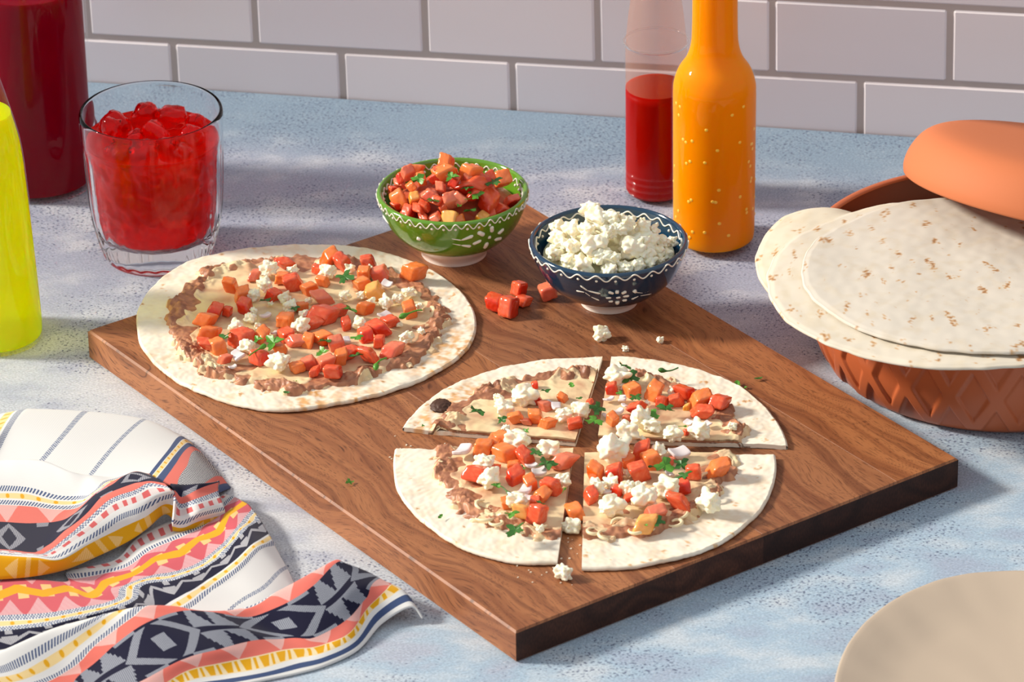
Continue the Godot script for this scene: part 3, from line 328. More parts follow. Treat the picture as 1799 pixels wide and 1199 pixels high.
Tr board -1.7 25.1 -34.6 10.8 327 3|glossy red tomato dice at the front of the loose cluster
Tr board 7.0 23.1 -46.1 6.8 133 5|small red tomato dice half hidden inside the loose cluster
Tp board 22.3 24.8 -54.9 10.3 271 5|pinkish tomato dice lying against the blue bowl
To board 33.5 24.2 215.1 9.0 84 1|orange-red tomato dice on bare board in the gap between front quarters
C- board 54.0 23.9 0.8 10.0 203 2|largest loose cheese crumb on bare board in front of blue bowl
C- board 68.0 21.3 15.5 3.8 12 3|tiny flat cheese crumb on board just behind the cut quarters
C- board 89.2 21.6 5.2 4.6 278 3|tiny round cheese crumb on board toward the terracotta dish
C- board 25.7 23.8 280.8 9.8 148 5|flat cheese crumb on board edge in front of the front quarters
C- board 31.1 24.0 229.9 10.2 350 6|pale cheese chunk on bare board in gap between the front quarters
Hb board -94.0 21.1 171.7 6.1 52 2|lone chopped cilantro bit on board in front of the whole pizza
Hb board 145.3 21.0 55.9 5.2 193 3|lone chopped cilantro bit on board toward the terracotta dish
Hb board 132.6 21.2 62.6 6.9 82 0|chopped cilantro bit touching rim of pizza quarter nearest terracotta dish
Hb board 137.6 20.7 65.8 3.3 233 2|tiny cilantro fleck beside the crust of quarter nearest terracotta dish
To green -40.0 80.9 -107.1 12.3 114 7|orange tomato dice in green bowl, innermost toward the drink glass
Tr green -42.9 82.1 -108.8 7.8 298 4|red tomato dice in green bowl, fourth from outside toward the drink glass
To green -36.5 81.8 -106.0 7.8 326 4|orange tomato dice in green bowl, innermost toward the sauce bottles
To green -38.6 84.6 -115.2 8.4 330 4|orange tomato dice in green bowl, fifth from outside toward the drink glass
To green -23.9 80.3 -108.1 10.0 127 4|orange tomato dice in green bowl, second from outside toward the sauce bottles
Tr green -22.2 75.1 -102.0 12.9 250 6|red tomato dice in green bowl, innermost toward the sauce bottles
To green -58.6 75.3 -123.2 8.5 349 2|orange tomato dice in green bowl, second from outside toward the drink glass
Tp green -62.8 75.8 -119.3 6.5 36 2|pinkish tomato dice in green bowl, innermost toward the drink glass
Tr green -67.1 72.8 -119.2 6.5 207 7|red tomato dice in green bowl, second from outside toward the drink glass
Tp green -68.1 65.1 -126.6 7.2 328 3|pinkish tomato dice in green bowl, farthest out toward the drink glass
To green -54.2 76.8 -108.4 7.1 16 7|orange tomato dice in green bowl, fourth from outside toward the drink glass
To green -60.7 71.7 -108.5 5.8 83 1|orange tomato dice in green bowl, third from outside toward the drink glass
To green -68.7 62.7 -109.3 9.7 79 6|orange tomato dice in green bowl, farthest out toward the drink glass
Ty green -58.9 68.0 -99.7 6.5 191 3|yellowish tomato dice in green bowl, the only such one toward the whole pizza
Tr green -72.6 59.6 -127.8 5.2 126 3|red tomato dice in green bowl, farthest out toward the drink glass
Tr green -46.4 78.8 -104.3 6.5 258 7|red tomato dice in green bowl, innermost toward the drink glass
Tp green -42.2 75.9 -98.5 7.1 341 1|pinkish tomato dice in green bowl, innermost toward the whole pizza
Tp green -49.3 71.6 -96.2 7.7 265 4|pinkish tomato dice in green bowl, second from outside toward the whole pizza
Tr green -43.7 69.9 -91.7 7.1 133 1|red tomato dice in green bowl, innermost toward the whole pizza
Tp green -36.7 70.2 -90.8 7.1 23 2|pinkish tomato dice in green bowl, innermost toward the blue bowl
Tp green -31.8 70.8 -91.9 8.4 83 6|pinkish tomato dice in green bowl, farthest out toward the blue bowl
Tr green -62.2 60.6 -94.8 8.4 320 3|red tomato dice in green bowl, farthest out toward the whole pizza
Tr green -55.8 64.1 -92.6 7.7 140 6|red tomato dice in green bowl, third from outside toward the whole pizza
Tr green -52.2 66.2 -92.0 6.5 55 0|red tomato dice in green bowl, fourth from outside toward the whole pizza
Tp green -46.0 61.7 -85.0 6.4 74 7|pinkish tomato dice in green bowl, farthest out toward the whole pizza
Ty green -36.9 61.2 -83.9 8.4 159 7|yellowish tomato dice in green bowl, innermost toward the blue bowl
To green -30.6 60.6 -82.9 5.8 12 5|orange tomato dice in green bowl, the only such one toward the blue bowl
Tr green -41.0 66.8 -87.8 5.2 94 1|red tomato dice in green bowl, fifth from outside toward the whole pizza
Tr green -12.6 66.3 -97.5 11.0 229 5|red tomato dice in green bowl, third from outside toward the blue bowl
Tr green -5.3 59.2 -97.4 9.1 282 1|red tomato dice in green bowl, farthest out toward the blue bowl
Tr green 1.1 59.7 -110.1 8.4 302 2|red tomato dice in green bowl, farthest out toward the sauce bottles
To green -4.3 66.3 -129.3 9.8 21 0|orange tomato dice in green bowl, farthest out toward the sauce bottles
Tr green -11.3 74.4 -113.2 7.1 31 0|red tomato dice in green bowl, second from outside toward the sauce bottles
Ty green -17.0 59.7 -87.5 7.1 233 1|yellowish tomato dice in green bowl, farthest out toward the blue bowl
Tr green -11.7 60.0 -90.5 5.8 191 1|red tomato dice in green bowl, second from outside toward the blue bowl
Tr green -21.3 72.0 -97.0 8.4 270 6|red tomato dice in green bowl, fourth from outside toward the blue bowl
Tr green -70.1 60.2 -105.5 5.2 301 1|red tomato dice in green bowl, third from outside toward the drink glass
Tr green -53.0 60.6 -87.7 5.8 158 6|red tomato dice in green bowl, second from outside toward the whole pizza
Tr green -15.6 75.0 -105.7 7.1 291 0|red tomato dice in green bowl, third from outside toward the sauce bottles
Tr green -33.8 78.8 -100.6 6.5 239 0|red tomato dice in green bowl, innermost toward the blue bowl
Tp green -25.4 79.1 -103.5 5.2 228 0|pinkish tomato dice in green bowl, the only such one toward the sauce bottles
Tr green -18.3 78.6 -108.6 5.8 208 7|red tomato dice in green bowl, fourth from outside toward the sauce bottles
Hl green -55.6 79.5 -103.1 7.1 146 6|green cilantro leaf in green bowl, the only such one toward the drink glass
Hl green -35.2 82.8 -97.1 7.4 106 0|green cilantro leaf in green bowl, innermost toward the blue bowl
Hl green -46.6 71.7 -88.3 7.1 186 7|green cilantro leaf in green bowl, the only such one toward the whole pizza
Hl green -26.2 77.7 -92.8 6.6 259 1|green cilantro leaf in green bowl, third from outside toward the blue bowl
Hl green -20.6 73.5 -91.6 8.5 93 2|green cilantro leaf in green bowl, second from outside toward the blue bowl
Hb green -26.3 72.3 -87.9 5.6 204 4|tiny chopped cilantro bit in green bowl, innermost toward the blue bowl
Hl green -24.3 66.3 -84.2 7.1 214 1|green cilantro leaf in green bowl, farthest out toward the blue bowl
Hl green -9.7 76.2 -104.0 10.0 264 7|green cilantro leaf in green bowl, the only such one toward the sauce bottles
Hb green -30.9 69.3 -84.7 4.8 73 2|tiny chopped cilantro bit in green bowl, farthest out toward the blue bowl
C- blue 48.5 83.4 -49.2 10.9 165 4|large white cheese crumble in blue bowl, third from outside toward the green bowl
C- blue 53.7 81.8 -38.5 14.8 320 4|large white cheese crumble in blue bowl, innermost toward the green bowl
C- blue 61.3 83.0 -36.6 10.1 348 2|medium white cheese crumble in blue bowl, innermost toward the green bowl
C- blue 29.1 68.6 -55.3 9.8 236 5|medium white cheese crumble in blue bowl, farthest out toward the green bowl
C- blue 37.9 74.9 -38.6 11.2 301 7|large white cheese crumble in blue bowl, second from outside toward the green bowl
C- blue 28.9 67.9 -42.6 10.5 170 4|medium white cheese crumble in blue bowl, second from outside toward the green bowl
C- blue 70.2 80.3 -35.7 11.2 267 0|large white cheese crumble in blue bowl, innermost toward the sauce bottles
C- blue 80.6 76.5 -39.1 9.8 261 6|medium white cheese crumble in blue bowl, the only such one toward the sauce bottles
C- blue 50.6 71.1 -24.4 16.9 201 5|large white cheese crumble in blue bowl, innermost toward the cut pizza
C- blue 59.7 78.4 -29.5 10.4 288 3|medium white cheese crumble in blue bowl, innermost toward the cut pizza
C- blue 73.9 69.1 -24.6 16.2 24 5|large white cheese crumble in blue bowl, innermost toward the tortillas
C- blue 82.3 69.6 -31.0 13.4 220 2|large white cheese crumble in blue bowl, farthest out toward the sauce bottles
C- blue 91.6 66.0 -38.7 8.3 154 2|small white cheese crumble in blue bowl, fourth from outside toward the sauce bottles
C- blue 97.4 61.1 -47.2 7.6 44 4|small white cheese crumble in blue bowl, second from outside toward the sauce bottles
C- blue 98.0 60.8 -45.9 5.1 151 0|small white cheese crumble in blue bowl, farthest out toward the sauce bottles
C- blue 27.3 62.0 -34.0 11.2 103 4|large white cheese crumble in blue bowl, farthest out toward the green bowl
C- blue 35.4 62.4 -23.0 9.7 21 1|medium white cheese crumble in blue bowl, farthest out toward the cut pizza
C- blue 43.5 61.2 -17.2 13.3 97 2|large white cheese crumble in blue bowl, farthest out toward the cut pizza
C- blue 60.6 66.0 -16.4 9.7 359 7|medium white cheese crumble in blue bowl, fourth from outside toward the cut pizza
C- blue 59.1 60.3 -12.0 10.8 121 4|medium white cheese crumble in blue bowl, third from outside toward the cut pizza
C- blue 68.7 61.2 -13.5 9.7 160 1|small white cheese crumble in blue bowl, third from outside toward the tortillas
C- blue 76.3 61.2 -16.2 9.7 57 5|medium white cheese crumble in blue bowl, innermost toward the tortillas
C- blue 84.0 60.9 -21.0 9.7 255 7|medium white cheese crumble in blue bowl, farthest out toward the tortillas
C- blue 94.1 60.0 -32.2 8.3 126 7|small white cheese crumble in blue bowl, third from outside toward the sauce bottles
C- blue 89.2 63.6 -29.8 8.3 331 6|small white cheese crumble in blue bowl, second from outside toward the tortillas
C- blue 37.6 69.0 -28.1 9.7 292 2|medium white cheese crumble in blue bowl, second from outside toward the cut pizza
C- blue 54.5 67.1 -18.2 11.1 216 4|large white cheese crumble in blue bowl, second from outside toward the cut pizza
C- blue 89.7 59.6 -25.0 6.5 149 4|small white cheese crumble in blue bowl, farthest out toward the tortillas
C- blue 35.3 59.5 -19.5 6.8 160 0|small white cheese crumble in blue bowl, the only such one toward the cut pizza
C- blue 30.8 67.3 -35.1 9.0 156 5|small white cheese crumble in blue bowl, the only such one toward the green bowl
C- blue 80.7 65.9 -24.2 11.2 303 4|large white cheese crumble in blue bowl, farthest out toward the tortillas
C- blue 65.9 79.1 -30.2 8.6 6 4|small white cheese crumble in blue bowl, innermost toward the tortillas
C- blue 46.7 77.9 -32.8 10.1 136 5|medium white cheese crumble in blue bowl, third from outside toward the green bowl
C- blue 86.1 72.2 -40.2 8.7 241 0|small white cheese crumble in blue bowl, innermost toward the sauce bottles"""

var rng := RandomNumberGenerator.new()
var na := FastNoiseLite.new()
var nb := FastNoiseLite.new()
var nf := FastNoiseLite.new()
var taken := {}
var M := {}


func _ready() -> void:
	# ---- camera
	var cam := Camera3D.new()
	cam.name = "Camera"
	add_child(cam)
	cam.transform = Transform3D(Basis(Vector3(0.99984447, -0.01559512, 0.0082353), Vector3(0.01763599, 0.88414092, -0.46688736), Vector3(0, 0.46695999, 0.88427845)), Vector3(0, 1.32718535, 2.47597965))
	var lens := CameraAttributesPhysical.new()
	lens.frustum_focal_length = 163.4
	lens.frustum_focus_distance = 2.76
	lens.frustum_near = 0.1
	lens.frustum_far = 50.0
	lens.exposure_aperture = 20.0
	cam.attributes = lens
	cam.fov = 8.400652773
	cam.current = true
	# ---- sky, sun and exposure
	var env := Environment.new()
	env.background_mode = Environment.BG_SKY
	var sky := Sky.new()
	var sm := ProceduralSkyMaterial.new()
	sm.sky_top_color = Color(0.772, 0.772, 0.78)
	sm.sky_horizon_color = Color(0.73, 0.723, 0.72)
	sm.ground_bottom_color = Color(0.44, 0.42, 0.40)
	sm.ground_horizon_color = Color(0.62, 0.60, 0.58)
	sm.sky_energy_multiplier = 1.0
	sky.sky_material = sm
	env.sky = sky
	env.tonemap_mode = Environment.TONE_MAPPER_LINEAR
	env.tonemap_exposure = 1.08
	env.sdfgi_enabled = true
	env.ssao_enabled = true
	env.ssil_enabled = true
	var we := WorldEnvironment.new()
	we.name = "WorldEnvironment"
	we.environment = env
	add_child(we)
	var sun := DirectionalLight3D.new()
	sun.name = "Sun"
	sun.light_color = Color(1.0, 0.965, 0.91)
	sun.light_energy = 1.5
	sun.light_angular_distance = 9.0
	sun.shadow_enabled = true
	sun.sky_mode = DirectionalLight3D.SKY_MODE_LIGHT_ONLY
	add_child(sun)
	var az := deg_to_rad(-7.0)
	var el := deg_to_rad(30.0)
	sun.look_at_from_position(Vector3(-cos(el) * cos(az), sin(el), cos(el) * sin(az)) * 5.0, Vector3.ZERO)
	# ---- noises and materials
	rng.seed = 11
	for n in [na, nb, nf]:
		n.frequency = 1.0
		n.fractal_type = FastNoiseLite.FRACTAL_NONE
	na.seed = 3
	nb.seed = 17
	nf.seed = 29
	nf.fractal_type = FastNoiseLite.FRACTAL_FBM
	nf.fractal_octaves = 4
	materials()
	# ---- setting
	build_table()
	build_wall()
	# ---- large things
	build_board()
	build_dish()
	build_tortillas()
	build_lid()
	build_towel()
	build_plate()
	build_bottles()
	build_glass()
	build_bowls()
	build_flatbreads()
	build_toppings()
	build_crumbs()


# ------------------------------------------------------------------ helpers
func lin(c: Color) -> Color:
	return c.srgb_to_linear()


func rgb(r: int, g: int, b: int) -> Color:
	return Color8(r, g, b)


func std(c: Color, rough: float, spec := 0.5) -> StandardMaterial3D:
	var m := StandardMaterial3D.new()
	m.albedo_color = c
	m.roughness = rough
	m.metallic_specular = spec
	return m


func painted(rough: float, spec := 0.5) -> StandardMaterial3D:
	var m := std(Color.WHITE, rough, spec)
	m.vertex_color_use_as_albedo = true
	return m


func numbered(called: String) -> String:
	var n: int = taken.get(called, 0)
	taken[called] = n + 1
	return called if n == 0 else "%s_%03d" % [called, n]


func thing(called: String, label: String, category: String, at := Vector3.ZERO, group := "") -> Node3D:
	var o := Node3D.new()
	o.name = numbered(called)
	add_child(o)
	o.position = at
	tag(o, label, category, group)
	return o


func tag(o: Node3D, label: String, category: String, group := "") -> void:
	o.set_meta("label", label)
	o.set_meta("category", category)
	if group:
		o.set_meta("group", group)


func part(called: String, mesh: Mesh, m: Material, parent: Node3D) -> MeshInstance3D:
	var o := MeshInstance3D.new()
	o.name = called
	o.mesh = mesh
	o.material_override = m
	parent.add_child(o, true)
	return o


func solo(called: String, mesh: Mesh, m: Material, at := Vector3.ZERO) -> MeshInstance3D:
	var o := MeshInstance3D.new()
	o.name = numbered(called)
	o.mesh = mesh
	o.material_override = m
	o.position = at
	add_child(o)
	return o


# a mesh from its arrays; triangles are given anticlockwise as seen from outside and turned here
func make(v: PackedVector3Array, tri: PackedInt32Array, uv := PackedVector2Array(), col := PackedColorArray(), flat := false) -> ArrayMesh:
	var n := PackedVector3Array()
	if flat:
		var fv := PackedVector3Array()
		var fu := PackedVector2Array()
		var fc := PackedColorArray()
		for k in tri:
			fv.append(v[k])
			if uv.size():
				fu.append(uv[k])
			if col.size():
				fc.append(col[k])
		v = fv
		uv = fu
		col = fc
		tri = PackedInt32Array(range(v.size()))
	n.resize(v.size())
	for k in range(0, tri.size(), 3):
		var a := tri[k]
		var b := tri[k + 1]
		var c := tri[k + 2]
		var x := (v[b] - v[a]).cross(v[c] - v[a])
		n[a] += x
		n[b] += x
		n[c] += x
		tri[k + 1] = c
		tri[k + 2] = b
	for k in n.size():
		n[k] = n[k].normalized()
	var arr := []
	arr.resize(Mesh.ARRAY_MAX)
	arr[Mesh.ARRAY_VERTEX] = v
	arr[Mesh.ARRAY_NORMAL] = n
	arr[Mesh.ARRAY_INDEX] = tri
	if uv.size():
		arr[Mesh.ARRAY_TEX_UV] = uv
	if col.size():
		arr[Mesh.ARRAY_COLOR] = col
	var m := ArrayMesh.new()
	m.add_surface_from_arrays(Mesh.PRIMITIVE_TRIANGLES, arr)
	return m


# quads between rows of points: rows go up, columns go round anticlockwise seen from above
func quads(rows: int, cols: int, closed: bool, flip := false, at := 0) -> PackedInt32Array:
	var t := PackedInt32Array()
	var last := cols if closed else cols - 1
	for i in rows - 1:
		for j in last:
			var a := at + i * cols + j
			var b := at + i * cols + (j + 1) % cols
			var c := a + cols
			var d := b + cols
			if flip:
				t.append_array([a, c, b, b, c, d])
			else:
				t.append_array([a, b, c, b, d, c])
	return t


# a profile of (radius, height) turned round the y axis; shape(angle, row) may add to the radius
func lathe(profile: Array, segs := 64, shape = null, uv_turns := 1.0) -> ArrayMesh:
	var v := PackedVector3Array()
	var uv := PackedVector2Array()
	var rows := profile.size()
	for i in rows:
		var p: Vector2 = profile[i]
		for j in segs + 1:
			var a := TAU * j / segs
			var r := p.x
			if shape != null:
				r += shape.call(fposmod(a, TAU), p, i)
			v.append(Vector3(r * sin(a), p.y, r * cos(a)))
			uv.append(Vector2(uv_turns * j / segs, float(i) / (rows - 1)))
	var m := make(v, quads(rows, segs + 1, false), uv)
	# the seam: both ends of a row share one normal
	var arr := m.surface_get_arrays(0)
	var n: PackedVector3Array = arr[Mesh.ARRAY_NORMAL]
	for i in rows:
		var a := i * (segs + 1)
		var b := a + segs
		var s := (n[a] + n[b]).normalized()
		n[a] = s
		n[b] = s
	arr[Mesh.ARRAY_NORMAL] = n
	var o := ArrayMesh.new()
	o.add_surface_from_arrays(Mesh.PRIMITIVE_TRIANGLES, arr)
	return o


# a smooth curve through profile points
func smooth(pts: Array, steps := 6) -> Array:
	var out := []
	for i in pts.size() - 1:
		var p0: Vector2 = pts[maxi(i - 1, 0)]
		var p1: Vector2 = pts[i]
		var p2: Vector2 = pts[i + 1]
		var p3: Vector2 = pts[mini(i + 2, pts.size() - 1)]
		for k in steps:
			out.append(p1.cubic_interpolate(p2, p0, p3, float(k) / steps))
	out.append(pts[-1])
	return out


# a tube along points; radii one per point
func tube(pts: PackedVector3Array, radii: PackedFloat32Array, sides := 8, closed := false) -> ArrayMesh:
	var v := PackedVector3Array()
	var n := pts.size()
	var up := Vector3.UP
	for i in n:
		var d := (pts[(i + 1) % n] - pts[(i - 1 + n) % n]) if closed else (pts[mini(i + 1, n - 1)] - pts[maxi(i - 1, 0)])
		d = d.normalized()
		var s := d.cross(up)
		if s.length() < 0.05:
			s = d.cross(Vector3.RIGHT)
		s = s.normalized()
		var u := s.cross(d)
		for j in sides:
			var a := TAU * j / sides
			v.append(pts[i] + (s * cos(a) + u * sin(a)) * radii[i])
	var t := PackedInt32Array()
	for i in (n if closed else n - 1):
		for j in sides:
			var a := i * sides + j
			var b := i * sides + (j + 1) % sides
			var c := ((i + 1) % n) * sides + j
			var d := ((i + 1) % n) * sides + (j + 1) % sides
			t.append_array([a, b, c, b, d, c])
	if not closed:
		var e := v.size()
		v.append(pts[0])
		v.append(pts[n - 1])
		for j in sides:
			t.append_array([e, (j + 1) % sides, j])
			t.append_array([e + 1, (n - 1) * sides + j, (n - 1) * sides + (j + 1) % sides])
	return make(v, t)


func join(list: Array) -> ArrayMesh:
	var v := PackedVector3Array()
	var n := PackedVector3Array()
	var t := PackedInt32Array()
	for e in list:
		var arr: Array = e[0].surface_get_arrays(0)
		var x: Transform3D = e[1]
		var at := v.size()
		for p in arr[Mesh.ARRAY_VERTEX]:
			v.append(x * p)
		for p in arr[Mesh.ARRAY_NORMAL]:
			n.append((x.basis * p).normalized())
		for k in arr[Mesh.ARRAY_INDEX]:
			t.append(at + k)
	var arr := []
	arr.resize(Mesh.ARRAY_MAX)
	arr[Mesh.ARRAY_VERTEX] = v
	arr[Mesh.ARRAY_NORMAL] = n
	arr[Mesh.ARRAY_INDEX] = t
	var m := ArrayMesh.new()
	m.add_surface_from_arrays(Mesh.PRIMITIVE_TRIANGLES, arr)
	return m


# a unit sphere as a subdivided cube; form(direction) gives the point, tint(point, direction) the colour
func ball(n: int, form: Callable, tint = null) -> ArrayMesh:
	var v := PackedVector3Array()
	var col := PackedColorArray()
	var t := PackedInt32Array()
	var seen := {}
	for f in 6:
		var w := Vector3.ZERO
		w[f / 2] = 1.0 if f % 2 == 0 else -1.0
		var a := Vector3.ZERO
		a[(f / 2 + 1) % 3] = 1.0
		var b := w.cross(a)
		var ids := []
		for i in n + 1:
			for j in n + 1:
				var q := w + a * tan((2.0 * i / n - 1.0) * PI / 4) + b * tan((2.0 * j / n - 1.0) * PI / 4)
				var key := Vector3i((q * 1000.0).round())
				if not seen.has(key):
					seen[key] = v.size()
					var d := q.normalized()
					var p: Vector3 = form.call(d)
					v.append(p)
					if tint != null:
						col.append(tint.call(p, d))
				ids.append(seen[key])
		for i in n:
			for j in n:
				var k := i * (n + 1) + j
				t.append_array([ids[k], ids[k + n + 1], ids[k + 1], ids[k + 1], ids[k + n + 1], ids[k + n + 2]])
	return make(v, t, PackedVector2Array(), col)


func boxed(size: Vector3, ch: float) -> ArrayMesh:
	# a box with chamfered edges, centred
	var v := PackedVector3Array()
	var t := PackedInt32Array()
	var h := size / 2
	for f in 6:
		var ax := f / 2
		var s := 1.0 if f % 2 == 0 else -1.0
		for i in [-1, 1]:
			for j in [-1, 1]:
				var p := Vector3.ZERO
				p[ax] = s * h[ax]
				p[(ax + 1) % 3] = i * (h[(ax + 1) % 3] - ch)
				p[(ax + 2) % 3] = j * (h[(ax + 2) % 3] - ch)
				v.append(p)
	var hull := func(ids: Array):
		# orient by the outward direction
		var c := Vector3.ZERO
		for k in ids:
			c += v[k]
		for k in range(1, ids.size() - 1):
			var a: int = ids[0]
			var b: int = ids[k]
			var d: int = ids[k + 1]
			if (v[b] - v[a]).cross(v[d] - v[a]).dot(c) < 0:
				t.append_array([a, d, b])
			else:
				t.append_array([a, b, d])
	var idx := func(ax: int, sg: Vector3) -> int:
		var f: int = ax * 2 + (0 if sg[ax] > 0 else 1)
		return f * 4 + (2 if sg[(ax + 1) % 3] > 0 else 0) + (1 if sg[(ax + 2) % 3] > 0 else 0)
	for f in 6:
		hull.call([f * 4, f * 4 + 1, f * 4 + 3, f * 4 + 2])
	for ax in 3:
		for i in [-1.0, 1.0]:
			for j in [-1.0, 1.0]:
				var s := Vector3.ZERO
				s[(ax + 1) % 3] = i
				s[(ax + 2) % 3] = j
				var e := s
				s[ax] = -1
				e[ax] = 1
				hull.call([idx.call((ax + 1) % 3, s), idx.call((ax + 1) % 3, e), idx.call((ax + 2) % 3, e), idx.call((ax + 2) % 3, s)])
	for i in 8:
		var s := Vector3(1 if i & 1 else -1, 1 if i & 2 else -1, 1 if i & 4 else -1)
		hull.call([idx.call(0, s), idx.call(1, s), idx.call(2, s)])
	return make(v, t, PackedVector2Array(), PackedColorArray(), true)


func picture(w: int, h: int, shade: Callable, mips := false) -> ImageTexture:
	var d := PackedByteArray()
	d.resize(w * h * 3)
	var k := 0
	for y in h:
		for x in w:
			var c: Color = shade.call(x, y)
			d[k] = clampi(int(c.r * 255.0), 0, 255)
			d[k + 1] = clampi(int(c.g * 255.0), 0, 255)
			d[k + 2] = clampi(int(c.b * 255.0), 0, 255)
			k += 3
	return ImageTexture.create_from_image(Image.create_from_data(w, h, false, Image.FORMAT_RGB8, d))


# ------------------------------------------------------------------ materials
func materials() -> void:
	M.tortilla = painted(0.75, 0.35)
	M.beans = painted(0.45, 0.45)
	M.cheese = painted(0.38, 0.45)
	M.tomato = painted(0.22, 0.55)
	M.tomato.subsurf_scatter_enabled = true
	M.tomato.subsurf_scatter_strength = 0.18
	M.fresh = painted(0.5, 0.4)
	M.fresh.subsurf_scatter_enabled = true
	M.fresh.subsurf_scatter_strength = 0.2
	M.onion = std(rgb(236, 226, 226), 0.25)
	M.onion.backlight_enabled = true
	M.onion.backlight = Color(0.5, 0.48, 0.48)
	M.leaf = std(rgb(84, 146, 44), 0.4)
	M.leaf.backlight_enabled = true
	M.leaf.backlight = Color(0.35, 0.5, 0.15)
	M.leaf_dark = std(rgb(52, 106, 36), 0.4)
	M.leaf_dark.backlight_enabled = true
	M.leaf_dark.backlight = Color(0.25, 0.4, 0.12)
	M.white_glaze = std(rgb(238, 226, 216), 0.18)
	M.slip = std(rgb(240, 236, 222), 0.3)
	M.green_glaze = std(rgb(92, 142, 32), 0.12)
	M.green_glaze.clearcoat_enabled = true
	M.green_glaze.clearcoat = 0.6
	M.green_glaze.clearcoat_roughness = 0.05
	M.blue_glaze = std(rgb(4, 50, 78), 0.12)
	M.blue_glaze.clearcoat_enabled = true
	M.blue_glaze.clearcoat = 0.6
	M.blue_glaze.clearcoat_roughness = 0.05
	M.pane = std(Color(0.95, 0.97, 0.97, 0.0), 0.03, 0.3)
	M.pane.transparency = BaseMaterial3D.TRANSPARENCY_ALPHA
	M.glass = std(Color(0.99, 0.99, 0.99, 0.0), 0.0)
	M.glass.refraction_enabled = true
	M.glass.refraction_scale = 0.02


